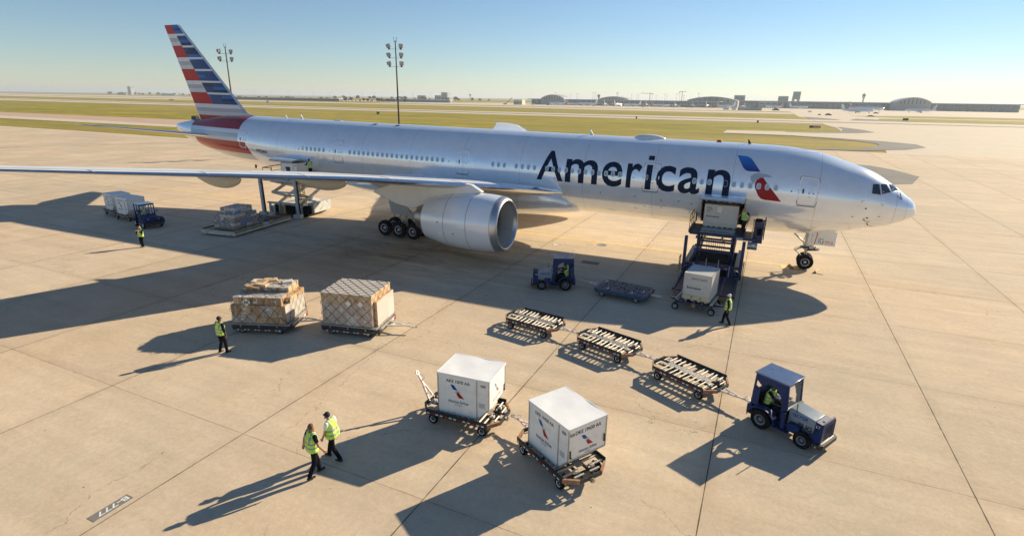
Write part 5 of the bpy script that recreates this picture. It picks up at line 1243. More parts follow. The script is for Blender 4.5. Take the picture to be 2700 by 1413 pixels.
# ------------------------------------------------------------------ white loader at the rear door
t = thing('cargo_loader', 'weathered white scissor loader under the wing reaching the rear cargo door', 'cargo loader', (-50.75, -13.2, 0), rad(7.5))
Wm = M['lwhite']
b = MB(); b.bx(-1.75, 1.75, 0, 7.0, .16, .36, Wm); b.bx(-1.8, 1.8, -.06, .0, .14, .44, Wm); b.build('lower_deck', t, bevel=.015)
b = MB(); b.bx(-1.68, 1.68, .1, 6.9, .36, .4, M['deckblue'])
rr = random.Random(2)
for i in range(26):
    for j in range(5): b.box((-1.3+j*.65, .4+i*.25, .42), (.55, .09, .03), M['deckblue'] if rr.random() < .7 else M['steel'])
tag(b.build('deck_rollers', t), kind='stuff')
b = MB()
for x in (-1.74, 1.74):
    for y0, y1 in ((.1, 3.3), (3.9, 6.9)): b.beam((x, y0, .5), (x, y1, .5), .1, .1, M['yellow'] if x > 0 else M['black'])
    b.beam((x, 3.3, .48), (x, 3.95, .48), .14, .16, Wm)
b.beam((-1.7, .05, .47), (1.7, .05, .47), .08, .08, M['yellow']); b.build('side_guide', t)
for x in (-2.15, 1.9):
    b = MB(); b.beam((x, 8.0, .2), (x-.1, 8.0, 4.1), .3, .26, Wm); b.beam((x+.17, 8.0, .3), (x+.07, 8.0, 4.0), .06, .2, M['black']); b.box((x, 7.9, .28), (.75, .5, .4), Wm); b.build('mast', t, bevel=.015)
b = MB(); b.bx(-1.9, 1.9, 8.4, 12.6, .3, .95, Wm); b.bx(-1.9, 1.9, 8.25, 8.4, 1.3, 1.45, Wm)
for x in (-1.6, -.4, .6, 1.7): b.bx(x-.1, x+.1, 8.2, 8.35, .35, 1.4, Wm)
b.bx(-1.0, -.5, 8.2, 8.24, .4, 1.2, M['dark']); b.bx(.1, 1.4, 8.15, 8.2, .35, 1.25, M['dark']); b.bx(1.9, 2.6, 9.4, 12.2, .35, 1.3, Wm); b.bx(1.92, 2.4, 8.6, 9.3, .3, 1.1, M['dark'])
b.tube([(-1.5, 8.15, 1.35), (-.3, 8.1, 1.32), (0, 8.0, 1.5), (1.5, 8.0, 1.45)], .06, Wm, 8)
b.build('chassis', t, bevel=.02)
for x in (-.35, .25): b = MB(); b.bx(x-.06, x+.06, 8.05, 8.15, .4, 1.3, M['yellow']); b.build('stop_post', t)
b = MB()
for x in (-1.3, 1.3):
    for y0, y1, z0, z1 in ((8.5, 12.4, 1.0, 2.4), (12.4, 8.5, 1.0, 2.4), (8.5, 12.2, 2.4, 3.5), (12.2, 8.5, 2.4, 3.5)):
        b.beam((x+(.1 if y0 < y1 else -.1), y0, z0), (x+(.1 if y0 < y1 else -.1), y1, z1), .14, .26, Wm)
for y in (8.5, 10.5, 12.3):
    for z in (1.7 if y == 10.5 else 1.05, 2.4 if y != 10.5 else 2.95, 3.45): b.beam((-1.3, y, z), (1.3, y, z), .14, .14, Wm)
b.build('scissor_lift', t)
b = MB()
for x in (1.65, 2.15):
    for o in (0, .22): b.beam((x, 8.9+o, .3), (x-.35, 8.9+o, 3.4), .05, .05, M['yellow'])
    for k in range(8): z = .6+k*.36; xx = x-.35*(z-.3)/3.1; b.beam((xx, 8.9, z), (xx, 9.12, z), .04, .04, M['yellow'])
for k in range(9): z = .5+k*.34; xx = -.35*(z-.3)/3.1; b.beam((1.65+xx, 8.9, z), (2.15+xx, 8.9, z), .04, .04, M['yellow'])
b.build('access_ladder', t)
b = MB(); b.bx(-2.1, 2.1, 8.2, 11.2, 3.5, 3.62, Wm); up = b.build('upper_platform', t, bevel=.01)
rail(up, [(-2.1, 11.0), (-2.1, 9.6), (-2.05, 8.3), (-1.0, 8.25)], 3.62, 4.75, M['rust'])
b = MB(); b.bx(-.1+1.2, 1.9, 8.3, 8.7, 3.62, 4.5, Wm); b.bx(.4, .9, 8.7, 9.6, 3.62, 4.9, M['tblue']); b.beam((2.0, 8.3, 4.6), (2.5, 8.6, 3.7), .05, .05, Wm); b.build('control_console', up, bevel=.02)
for x, y in ((-1.6, 9.2), (1.75, 9.2), (-1.6, 12.0), (1.75, 12.0)): b = MB(); b.wheel((0, 0, 0), .4, .3, M['rubber'], Wm, .5, 20); b.build('wheel', t, loc=(x, y, .4))
# container in the doorway and netted freight on its deck
t_, *_ = ake('cargo_container', 'cargo container at the rear hold door above the wing', (-52.15, -4.5, 3.64), rad(2), '')
b = MB(); w0 = (-51.3, -10.95)
t, hf = stack('film wrapped freight under a net on the white loader deck', (*w0, .42), rad(8), 2.5, 3.0, [(-1.1, 1.1, -1.3, 1.4, .06, 1.2, 4, 5), (-.85, .75, -.7, 1.3, 1.2, 1.68, 3, 2)], 12, film=[M['card'][0], M['cardpale'], mat('bluish_film', (.22, .26, .46), .25), mat('brown_film', (.3, .24, .2), .25)])
net_faces(t, -1.12, 1.12, -1.32, 1.42, .08, hf, .26)
b = MB(); b.bx(-1.13, 1.13, -1.335, 1.43, .1, 1.24, M['wrap']); b.bx(-.88, .78, -.73, 1.33, 1.24, 1.71, M['wrap']); b.build('film', t)

# wheel chocks
for i, (x, y, rz, lab) in enumerate(((-6.75, -.45, .2, 'rust coloured chock pushed behind the nose wheels'), (-5.1, -.75, -.3, 'dark yellow chock with a rope in front of the nose wheels'), (-27.75-3.9, -10.4+4.2, .5, 'amber chock lying beside the main wheels behind the engine'))):
    t = thing('wheel_chock', lab, 'wheel chock', (x, y, .009 if i == 0 else 0), rz, 'chocks at the aircraft wheels')
    b = MB(); b.prism([(-.14, 0), (.14, 0), (.03, .17), (-.03, .17)], -.42, .42, M['rust'] if i == 0 else M['yellow'], 'XZ'); b.build('block', t, bevel=.01)
    b = MB(); b.tube([(0, -.4, .1), (.2, -.5, .02), (.42, -.48, .02), (.52, -.4, .02)], .015, M['black'], 5); b.build('rope', t)
# ------------------------------------------------------------------ people: capsules fused by a voxel remesh into one surface
def V(*a): return Vector(a)
def human(label, loc, rz, top='shirtd', skin='skin1', hair='hairbk', cap=None, vest=True, pose='stand', h=1.75, pants='trouser', z=0, lean=0., sleeves=1, group='ground crew in lime vests', **kw):
    P = dict(hip=V(0, 0, .93), chest=V(.0, 0, 1.28), neck=V(0, 0, 1.49), head=V(.02, 0, 1.62))
    L, R = 1, -1
    hw, sw = .1, .205
    ft = {}; kn = {}; sh = {}; el = {}; ha = {}
    A = kw
    step = A.get('step', 0.)
    for s in (L, R):
        st = step*s*A.get('lead', 1)
        if pose == 'sit':
            ft[s] = V(.5, s*.14, .1); kn[s] = V(.46, s*.15, .5)
        else:
            ft[s] = V(st, s*A.get('stance', .1), .07+max(0, -st)*.12); kn[s] = V(st*.5+.05+max(0, -st)*.18, s*.1, .5)
    if pose == 'sit':
        for k in P: P[k] = P[k]-V(0, 0, .45)
    la = A.get('lean', lean)
    for k, f in (('chest', .35), ('neck', .56), ('head', .72)): P[k] = P[k]+V(la*f, A.get('side', 0)*f, -abs(la)*.12*f)
    P['head'] += V(A.get('nod', 0), 0, -abs(A.get('nod', 0))*.3)
    arms = A.get('arms', {1: (10, 15), -1: (-10, 15)})
    for s in (L, R):
        sh[s] = P['neck']+V(0, s*sw, -.06)
        a, bnd, *out = arms[s]; ou = out[0] if out else .06
        el[s] = sh[s]+V(.28*sin(rad(a)), s*ou, -.28*cos(rad(a)))
        ha[s] = el[s]+V(.25*sin(rad(a+bnd)), s*(out[1] if len(out) > 1 else .0), -.25*cos(rad(a+bnd)))
    prim = []   # (a, b, ra, rb, material)
    def cap_(a, b, ra, rb, m): prim.append((a, b, ra, rb, m))
    hip = P['hip']
    for s in (L, R):
        j = hip+V(0, s*hw, -.02)
        cap_(j, kn[s], .1, .075, pants); cap_(kn[s], ft[s]+V(0, 0, .04), .076, .066, pants)
        cap_(ft[s]+V(-.05, 0, -.025), ft[s]+V(.15, s*.01, -.035), .045, .036, 'shoe')
        ms = top if sleeves else skin
        cap_(sh[s], el[s]*(1 if sleeves == 1 else .5)+sh[s]*(0 if sleeves == 1 else .5) if sleeves != 1 else el[s], .072, .06, top)
        if sleeves != 1: cap_(sh[s]*.35+el[s]*.65, el[s], .044, .042, skin)
        cap_(el[s], ha[s], .046 if sleeves == 1 else .042, .033, top if sleeves == 1 else skin)
        d = (ha[s]-el[s]).normalized(); q = ha[s]+d*.05; sd = V(0, 1, 0)
        fw = d.cross(sd).normalized(); cap_(ha[s]+fw*.012, q+fw*.02, .03, .028, skin); cap_(ha[s]-fw*.012, q-fw*.02, .03, .028, skin)
        for i in range(4):
            o = fw*(-.034+.0225*i); ln = (.07, .08, .075, .055)[i]; k1 = q+o+d*ln*.55; k2 = k1+d*ln*.4-sd*s*.02+fw*.006
            cap_(q+o, k1, .0105, .0098, skin); cap_(k1, k2, .0098, .0085, skin)
        cap_(ha[s]+fw*.03, ha[s]+fw*.062+d*.05, .013, .011, skin)
    cap_(hip+V(0, -.06, .02), hip+V(0, .06, .02), .12, .12, pants)
    cap_(hip+V(0, -.055, .1), P['chest']+V(0, -.075, 0), .125+A.get('belly', 0), .135, top); cap_(hip+V(0, .07, .1), P['chest']+V(0, .075, 0), .125+A.get('belly', 0), .135, top)
    cap_(P['chest'], P['neck']+V(0, 0, -.07), .12, .1, top); cap_(sh[L]+V(0, -.05, 0), sh[R]+V(0, .05, 0), .072, .072, top)
    cap_(P['neck']-V(0, 0, .05), P['head']-V(.0, 0, .02), .055, .052, skin)
    yaw = A.get('yaw', 0.); hd = P['head']; Rz = Matrix.Rotation(yaw, 3, 'Z')
    def H(x, y, z_): return hd+Rz @ V(x, y, z_)
    cap_(H(-.005, 0, .045), H(.012, 0, -.01), .087, .075, skin); cap_(H(.035, 0, -.03), H(.045, 0, -.06), .055, .04, skin)
    cap_(H(.092, 0, .01), H(.105, 0, -.018), .012, .014, skin); cap_(H(.08, -.02, -.052), H(.08, .02, -.052), .01, .01, skin)
    for s in (-1, 1): cap_(H(0, s*.083, .01), H(-.005, s*.087, -.015), .017, .013, skin)
    rest = []
    hairp = [(H(-.02, 0, .06), H(-.045, 0, .03), .089, .082)]
    if A.get('long'): hairp += [(H(-.04, 0, .05), H(-.06, 0, -.1), .09, .07), (H(0, .07, .03), H(-.02, .07, -.09), .035, .03), (H(0, -.07, .03), H(-.02, -.07, -.09), .035, .03)]
    sc = h/1.75
    root = thing('person', label, 'person', (loc[0], loc[1], z), rz, group); root.scale = (sc, sc, sc)
    def fuse(name, prs, vox, default, par, sm=3):
        b = MB()
        for a, c, ra, rb, m in prs:
            b.ell(a, (ra, ra, ra), M[m], 12, 8); b.ell(c, (rb, rb, rb), M[m], 12, 8)
            if (c-a).length > .004: b.cyl(a, c, ra, M[m], rb, n=12)
        me = bpy.data.meshes.new('tmp'); me.from_pydata(b.v, [], b.f); o = bpy.data.objects.new('tmp', me); COL.objects.link(o)
        r = o.modifiers.new('r', 'REMESH'); r.mode = 'VOXEL'; r.voxel_size = vox
        if sm: s_ = o.modifiers.new('s', 'SMOOTH'); s_.iterations = sm; s_.factor = .5
        dg = bpy.context.evaluated_depsgraph_get(); dg.update(); m2 = bpy.data.meshes.new_from_object(o.evaluated_get(dg)); bpy.data.objects.remove(o)
        names = []
        for pr in prs:
            if pr[4] not in names: names.append(pr[4])
        m2.materials.clear(); [m2.materials.append(M[k]) for k in names]
        if len(names) > 1:
            idx = []
            for p in m2.polygons:
                c = p.center; best = 9; bi = 0
                for a, d, ra, rb, m in prs:
                    ab = d-a; l = ab.length_squared; t_ = 0 if l < 1e-8 else max(0, min(1, (c-a).dot(ab)/l)); q = (c-(a+ab*t_)).length-(ra+(rb-ra)*t_)
                    if q < best: best = q; bi = names.index(m)
                idx.append(bi)
            m2.polygons.foreach_set('material_index', idx)
        m2.polygons.foreach_set('use_smooth', [True]*len(m2.polygons))
        m2.name = name; o = bpy.data.objects.new(name, m2); COL.objects.link(o); o.parent = par; return o
    fuse('body', prim, .011, top, root, 2)
    if not cap or A.get('long'): fuse('hair', [(a, c, ra, rb, hair) for a, c, ra, rb in hairp], .012, hair, root, 2)
    if cap:
        b = MB(); cc = H(-.008, 0, .055)
        fuse('cap', [(H(-.01, 0, .07), H(-.02, 0, .05), .092, .093, cap), (H(.06, 0, .055), H(.145, 0, .035), .03, .015, cap), (H(.06, .04, .052), H(.12, .03, .035), .02, .012, cap), (H(.06, -.04, .052), H(.12, -.03, .035), .02, .012, cap)], .011, cap, root, 2)
    if A.get('muffs'):
        fuse('ear_defenders', [(H(0, .09, 0), H(0, .1, 0), .038, .036, 'tgrey'), (H(0, -.09, 0), H(0, -.1, 0), .038, .036, 'tgrey')]+[(H(0, .1*cos(pi*k/6), .03+.11*sin(pi*k/6)), H(0, .1*cos(pi*(k+1)/6), .03+.11*sin(pi*(k+1)/6)), .01, .01, 'black') for k in range(6)], .009, 'black', root, 1)
    if vest:
        e = .022; g = A.get('belly', 0); vp = [(hip+V(0, -.06, .08), P['chest']+V(0, -.077, 0), .138+g+e, .14+e, 'vest'), (hip+V(0, .075, .08), P['chest']+V(0, .077, 0), .138+g+e, .14+e, 'vest'),
            (hip+V(0, -.08, .0), hip+V(0, .08, .0), .138+e+g*.6, .138+e+g*.6, 'vest'), (P['chest'], P['neck']+V(0, 0, -.08), .12+e, .1+e, 'vest'), (sh[L]+V(0, -.075, .0), sh[R]+V(0, .075, .0), .074+e*.7, .074+e*.7, 'vest')]
        o = fuse('hi_vis_vest', vp, .012, 'vest', root, 2); me = o.data; b = bmesh.new(); b.from_mesh(me)
        zc = hip.z+.0; bmesh.ops.bisect_plane(b, geom=b.verts[:]+b.edges[:]+b.faces[:], plane_co=(0, 0, zc-.02), plane_no=(0, 0, 1), clear_inner=True)
        # neck opening
        nk = P['neck']+V(.02, 0, .03); dl = [f for f in b.faces if (f.calc_center_median()-nk).length < .085]; bmesh.ops.delete(b, geom=dl, context='FACES')
        b.to_mesh(me); b.free()
        if pose == 'sit':   # keep the stripes at chest height in the vest's own frame
            for v in me.vertices: v.co.z += .45
            o.location.z = -.45
    return root
# pair walking in the foreground
human('bareheaded man in lime vest and dark short sleeves walking away, nearer of the pair', (-21.08, -32.8), rad(70), 'shirtd', 'skin2', 'hairbr', pose='walk', h=1.87, step=.2, sleeves=.5, lean=.05, arms={1: (-18, 10, .12, .03), -1: (8, 25, .1, .03)}, yaw=0)
human('stout man in dark cap, white shirt and lime vest walking, farther of the pair', (-21.1, -31.88), rad(190), 'shirtw', 'skin2', 'hairbk', cap='cap', h=1.76, step=.27, sleeves=.5, lean=.1, nod=.05, belly=.05, lead=-1, arms={1: (5, 20, .09), -1: (-8, 15, .09)}, muffs=True)
human('man in black cap and lime vest standing with his back turned by the netted cartons', (-31.22, -28.1), rad(85), 'shirtd', 'skin1', cap='cap', h=1.8, step=.08, stance=.13, arms={1: (4, 12, .1), -1: (-4, 12, .1)}, lead=-1)
human('fair haired woman in lime vest with hands raised to her face at the left', (-52.81, -18.27), rad(-75), 'shirtd', 'skin2', 'hairbl', h=1.66, step=.03, long=True, arms={1: (25, 125, .05, -.12), -1: (25, 125, .05, -.12)}, yaw=.2)
human('man in white cap and lime vest walking left beside the lifting deck', (-10.2, -13.85), rad(175), 'shirtd', 'skin1', cap='white', h=1.74, step=.2, arms={1: (-12, 20, .08), -1: (12, 25, .08)}, lead=-1, belly=.03)
human('bald man in lime vest standing on the raised blue platform looking down', (-10.2, -4.15), rad(-120), 'shirtd', 'skin2', 'skin2', z=2.99, h=1.75, step=.1, sleeves=.5, lean=.18, nod=.06, arms={1: (-35, 60, .12), -1: (20, 30, .08)}, yaw=-.4)
human('man in dark cap and lime vest working at the rear hold door', (-48.75, -4.15), rad(160), 'shirtd', 'skin1', cap='cap', z=4.05-.0, h=1.7, step=.02, lean=.12, nod=.04, arms={1: (30, 60, .08), -1: (35, 55, .08)})
DR = 'drivers seated in tractors'
def seat_at(tx, ty, rz, dx, dz, **k):
    x = tx+cos(rz)*dx; y = ty+sin(rz)*dx
    return dict(loc=(x, y), rz=rz, z=dz, pose='sit', group=DR, **k)
human('driver leaning back in the cab of the foreground tractor, lime vest to the window', **seat_at(-8.02, -23.1, rad(-28), -.08, .38, arms={1: (60, 30, .05), -1: (55, 35, .05)}, cap='cap', lean=.12, h=1.7))
human('driver at the wheel of the shaded hooded tractor', **seat_at(-20.03, -12.11, rad(201.8), -.08, .38, arms={1: (60, 30, .05), -1: (60, 30, .05)}, cap='cap', lean=.12, h=1.7))
human('driver inside the cab tractor at the left', **seat_at(-60.3, -13.35, rad(-13), .12, .48, arms={1: (55, 35, .05), -1: (55, 35, .05)}, lean=.05, h=1.66, skin='skin2'))
# ------------------------------------------------------------------ floodlight masts beside the apron
def floodmast(label, x, y, rot, rows):
    t = thing('floodlight_mast', label, 'light mast', (x, y, 0), 0, 'tall floodlight masts behind the aircraft')
    b = MB(); b.cyl((0, 0, 0), (0, 0, 22.6), .24, M['mast'], .11, 12); b.cyl((0, 0, 0), (0, 0, .4), .5, M['fconc'], .5, 12); b.build('pole', t)
    b = MB()
    for d in (-.35, .35): b.cyl((d, 0, 22.3), (d, 0, 23.0), .035, M['mast']); b.ell((d, 0, 23.1), (.07, .07, .16), M['mast'], 8, 6)
    b.beam((-.35, 0, 22.4), (.35, 0, 22.4), .05, .05, M['mast']); b.build('lightning_rods', t)
    for k in range(rows):
        z = 21.4-k*1.72
        b = MB(); R = Matrix.Rotation(rot, 3, 'Z')
        p0, p1 = R @ Vector((-1.5, 0, z-.45)), R @ Vector((1.2, 0, z-.45)); b.cyl(p0, p1, .045, M['hub'], n=8); b.build('crossarm', t)
        for d, yaw in ((-1.55, .5), (1.15, -.2)):
            b = MB(); b.T = Matrix.Translation(R @ Vector((d, 0, z+.15))) @ Matrix.Rotation(rot+yaw, 4, 'Z') @ Matrix.Rotation(rad(-16 if d < 0 else 3), 4, 'Y')
            b.prism([(-.38, -.35), (.38, -.35), (.42, .4), (-.42, .4)], -.22, .2, M['lamp'], 'XZ'); b.box((0, 0, -.55), (.36, .34, .36), M['mast']); b.box((0, -.23, .03), (.66, .03, .62), M['lampglass']); b.build('floodlight', t, bevel=.04)
floodmast('tall mast with three rows of floodlights standing behind the middle of the fuselage', -83, 56.9, .35, 3)
floodmast('tall mast with two rows of floodlights standing just right of the tail fin', -134, 56.9, 1.0, 2)

# ------------------------------------------------------------------ distant airport
def hal(x0, x1, y, z0, z1, d, m): b = MB(); b.bx(x0, x1, y, y+d, z0, z1, m); return b
def arched(name, label, x0, x1, y, z0, z1, d, wall, roof, base=0):
    t = thing(name, label, 'terminal', (0, 0, 0), 0, 'far terminal buildings')
    n = 18; pts = [(x0+(x1-x0)*k/n, z0+(z1-z0)*sin(pi*k/n)**.8) for k in range(n+1)]
    b = MB(); b.prism([(x0, base)]+pts+[(x1, base)], y, y+d, wall, 'XZ'); b.build('wall', t)
    b = MB()
    for p, q in zip(pts, pts[1:]): b.prism([p, q, (q[0], q[1]+.7), (p[0], p[1]+.7)], y-2, y+d+2, roof, 'XZ')
    b.build('roof', t)
    for k in range(2, n-2, 2):
        b = MB(); h = min(pts[k][1], pts[k+1][1])-1.2; b.bx(pts[k][0]+.8, pts[k+1][0]-.8, y-.4, y, max(base, z0-2), h, M['fglass']); b.build('glazing', t)
    return t
def slab(name, label, cat, x0, x1, y, z1, d, wall, roof=None, bays=0, over=0, band=(.3, .75), m='fglass'):
    t = thing(name, label, cat, (0, 0, 0)); b = MB(); b.bx(x0, x1, y, y+d, -.1, z1, wall); b.build('wall', t)
    if roof: b = MB(); b.bx(x0-over, x1+over, y-over, y+d+over, z1, z1+1.2, roof); b.build('roof', t)
    for k in range(bays):
        a = x0+(x1-x0)*(k+.12)/bays; c = x0+(x1-x0)*(k+.88)/bays; b = MB(); b.bx(a, c, y-.3, y, z1*band[0], z1*band[1], M[m]); b.build('window_band', t)
    return t
slab('terminal', 'long flat roofed terminal running behind the parked jets left of the domed hall', 'terminal', -455, -100, 1010, 9.6, 30, M['fconc'], M['froof'], 34, 5, (.15, .8))
arched('terminal_hall', 'domed glass terminal hall at the left end of the far terminal', -430, -382, 1000, 11, 18.3, 40, M['fconc'], M['froof'])
arched('terminal_hall', 'low arched roof rising over the middle of the far terminal', -341, -280, 1100, 11.5, 16.6, 40, M['fconc'], M['froof'])
arched('terminal_hall', 'wide arched glass hall left of the beige block tower', -158, -70, 1050, 11.5, 18.2, 40, M['fconc'], M['froof'])
arched('terminal_hall', 'tall arched hall cut by the right edge beyond the aircraft nose', 176, 226, 1100, 13, 21, 50, M['fconc'], M['froof'])
slab('terminal', 'long glass fronted terminal stretching right behind the parked jets', 'terminal', -112, 360, 1160, 11.6, 40, M['fgrey'], M['froof'], 40, 5, (.2, .9))
slab('terminal', 'pale blank section of terminal wall below the two dark office blocks', 'terminal', -38, -4, 1150, 11.5, 10, M['fconc'], None, 3, 0, (.6, .75))
slab('office_block', 'beige block with a dark glazed left side over the terminal', 'building', -87, -66, 1210, 23.2, 16, M['fconc'], None, 2, 0, (.5, .9), 'fgrey')
slab('office_block', 'low dark office block left of the gate shaped tower', 'building', -4, 17, 1390, 23.7, 16, M['fgrey'], None, 5, 0, (.55, .95))
t = thing('gate_tower', 'gate shaped dark tower with an opening through its base', 'building')
b = MB(); b.prism([(24, 0), (30, 0), (30, 17), (34.5, 17), (34.5, 0), (40, 0), (41, 34), (25.5, 34)], 1390, 1402, M['fgrey'], 'XZ'); b.build('wall', t)
b = MB(); b.bx(27, 39.5, 1389.6, 1390, 19, 33, M['fglass']); b.build('window_band', t)
b = MB(); b.bx(24.5, 29.5, 1389.7, 1390, 0, 17, mat('salmon_panel', (.55, .35, .25), .7)); b.bx(35, 39.5, 1389.7, 1390, 0, 17, M['fconc']); b.build('leg_cladding', t)
def ctower(label, x, y, h, w=3.4, m='fconc'):
    t = thing('control_tower', label, 'control tower', (x, y, 0), 0, 'distant control towers')
    b = MB(); b.cyl((0, 0, 0), (0, 0, h*.62), w*.55, M[m], w*.5, 14); b.cyl((0, 0, h*.62), (0, 0, h*.8), w*.5, M[m], w*1.15, 14); b.build('shaft', t)
    b = MB(); b.cyl((0, 0, h*.8), (0, 0, h*.91), w*1.05, M['fglass'], w*1.2, 14); b.build('cab', t)
    b = MB(); b.cyl((0, 0, h*.91), (0, 0, h*.95), w*1.3, M[m], w*1.0, 14); b.cyl((0, 0, h*.95), (0, 0, h*1.04), w*.35, M[m], w*.1, 8); b.build('roof', t)
ctower('slender control tower above the long terminal roof near the right edge', 171, 1457, 32.5, 3.0)
ctower('small stepped tower over the middle of the far terminal', -344, 1107, 21.5, 2.6)
ctower('water tower shaped control tower left of the crane on the pale service building', -1012, 1757, 23.5, 3.2, 'fwhite')
t = thing('control_tower', 'square beige tower alone on the horizon left of the tail', 'control tower', (-3130, 1857, 0), 0, 'distant control towers')
b = MB(); b.prism([(-13, -10), (13, -10), (11, 10), (-11, 10)], 0, 36, M['fconc']); b.build('shaft', t)
b = MB(); b.bx(-15, 13, -11, 11, 36, 39, M['fgrey']); b.bx(-11, 9, -8, 8, 39, 43, M['fconc']); b.build('cab', t)
for k in range(5): b = MB(); b.bx(-6, 10, -10.5, -10, 4+k*6.5, 7+k*6.5, M['fgrey']); b.build('window_band', t)
slab('tower_block', 'plain pale tower block standing alone right of the centre floodlight mast', 'building', -1072, -1047, 1657, 26.8, 18, M['fconc'], None, 1, 0, (.2, .95), 'fgrey')
slab('office_block', 'small dark block just left of the plain pale tower block', 'building', -1099, -1078, 1657, 16.4, 16, M['fgrey'], None, 3)
slab('office_block', 'stepped pale building left of the small dark block', 'building', -1172, -1137, 1657, 14.3, 16, M['fconc'], M['froof'], 4, .5)
slab('service_building', 'cream service building with a dark boom leaning over it', 'building', -444, -427, 900, 8.6, 14, mat('cream_wall', (.68, .6, .42), .7), None, 3, 0, (.25, .6), 'fgrey')
t = thing('boom_lift', 'dark boom leaning up beside the cream service building', 'boom lift', (-452, 898, 0)); b = MB(); b.beam((-8, 0, 1), (6, 0, 12), .8, .8, M['mast']); b.build('boom', t); b = MB(); b.bx(-11, -5, -2, 2, 0, 1.8, M['fgrey']); b.build('chassis', t)
slab('blast_wall', 'long low grey wall on the far grass below the office blocks', 'wall', -54, -24, 778, 3.4, .6, M['fconc'])
slab('tent', 'white tent on the far apron left of the low grey wall', 'tent', -73.5, -66, 794, 3.2, 6, M['fwhite'])
slab('tent', 'second white tent touching the low grey wall', 'tent', -62.5, -56.5, 794, 3.1, 6, M['fwhite'])
slab('warehouse', 'low white roofed warehouse on the horizon left of the tail', 'building', -2890, -2790, 1857, 8, 30, M['fgrey'], M['fwhite'], 0)
slab('warehouse', 'short pale warehouse at the far left horizon beside the beige tower', 'building', -3260, -3180, 1857, 7.5, 30, M['fgrey'], M['fwhite'], 0)
slab('perimeter_building', 'long dark blue walled hangar row under the trees right of the tail', 'building', -1230, -830, 872, 4.3, 12, mat('slate_wall', (.12, .16, .2), .7), M['fwhite'], 0)
slab('perimeter_building', 'pale continuation of the hangar row behind the centre floodlight mast', 'building', -825, -640, 1000, 5, 12, M['fgrey'], M['fwhite'], 0)

# far trees: each its own crown of leaf clumps and a trunk
rt = random.Random(11)
def tree_kind(seed, h):
    r = random.Random(seed); t = thing('broadleaf_tree', 'x', 'tree'); w = h*.75
    b = MB(); b.cyl((0, 0, 0), (0, 0, h*.5), h*.05, M['bark'], h*.03, 6)
    for k in range(4): a = k*1.7; b.cyl((0, 0, h*.35), (w*.3*cos(a), w*.3*sin(a), h*.65), h*.025, M['bark'], h*.01, 5)
    b.build('trunk', t)
    vs = []; fs = []
    for c in range(16):
        a = r.uniform(0, 6.28); q = r.uniform(0, 1)**.6*w*.5; cz = h*r.uniform(.35, .92); q *= 1.1-abs(cz/h-.55); cr = h*r.uniform(.1, .2)
        for k in range(34):
            d = Vector((r.gauss(0, 1), r.gauss(0, 1), r.gauss(0, .8))).normalized()*cr*r.uniform(.5, 1); p = Vector((q*cos(a), q*sin(a), cz))+d
            u = Vector((r.gauss(0, 1), r.gauss(0, 1), r.gauss(0, 1))).normalized()*h*.06; v2 = d.cross(u).normalized()*h*.05; o = len(vs)
            vs += [p-u-v2, p+u-v2, p+u+v2, p-u+v2]; fs.append((o, o+1, o+2, o+3))
    b = MB(); b.add(vs, fs, M['foliage']); b.build('crown', t, smooth=False, fixn=False); return t
protos = [tree_kind(s, 7) for s in (1, 2, 3)]
GT = 'trees along the far airport edge'
spots = []
for i in range(64): spots.append((-1250+i*8.6+rt.uniform(-4, 4), 905+rt.uniform(-12, 40), rt.uniform(.6, 1.15), 0))
for i in range(30): spots.append((-1400+i*19+rt.uniform(-9, 9), 1500+rt.uniform(-40, 90), rt.uniform(1.0, 1.9), 1))
for i in range(36): spots.append((-3450+i*26+rt.uniform(-12, 12), 1900+rt.uniform(-60, 60), rt.uniform(1.2, 2.2), 2))
LBL = ('dark tree in the row above the slate hangar wall right of the tail', 'hazy tree near the plain pale tower block on the horizon', 'low hazy tree on the horizon left of the tail')
for n, (x, y, s, z) in enumerate(spots):
    p = protos[n % 3]
    if n < 3: c = p
    else:
        c = p.copy(); COL.objects.link(c)
        for ch in [o for o in (TK[n % 3])]: d = ch.copy(); COL.objects.link(d); d.parent = c
    if n == 2: TK = [[o for o in bpy.data.objects if o.parent == q] for q in protos]
    c.location = (x, y, -.1); c.rotation_euler = (0, 0, rt.uniform(0, 6)); c.scale = (s*rt.uniform(1, 1.5), s*1.2, s); c['label'] = LBL[z]; c['group'] = GT+(' by the slate hangars', ' near the pale block', ' left of the tail')[z]

# far masts, cranes
t0 = thing('light_mast', 'thin light mast rising above the far terminals and car parks', 'light mast', (0, 0, 0), 0, 'thin light masts on the horizon')
b = MB(); b.cyl((0, 0, 0), (0, 0, 23), .3, M['fgrey'], .16, 6); b.build('pole', t0); b = MB(); b.box((0, 0, 23), (2.6, .6, .7), M['fgrey']); b.build('lamp_head', t0)
K0 = [o for o in bpy.data.objects if o.parent == t0]; first = True
for i in range(40):
    if i < 22: x, y, s = -430+i*13.5+rt.uniform(-5, 5), 1120+rt.uniform(-40, 120), rt.uniform(.85, 1.15)
    else: x, y, s = -1500+(i-22)*42+rt.uniform(-14, 14), 1180+rt.uniform(-40, 60), rt.uniform(.7, .95)
    if first: c = t0; first = False
    else:
        c = t0.copy(); COL.objects.link(c)
        for ch in K0: d = ch.copy(); COL.objects.link(d); d.parent = c
    c.location = (x, y, 0); c.scale = (s, s, s)
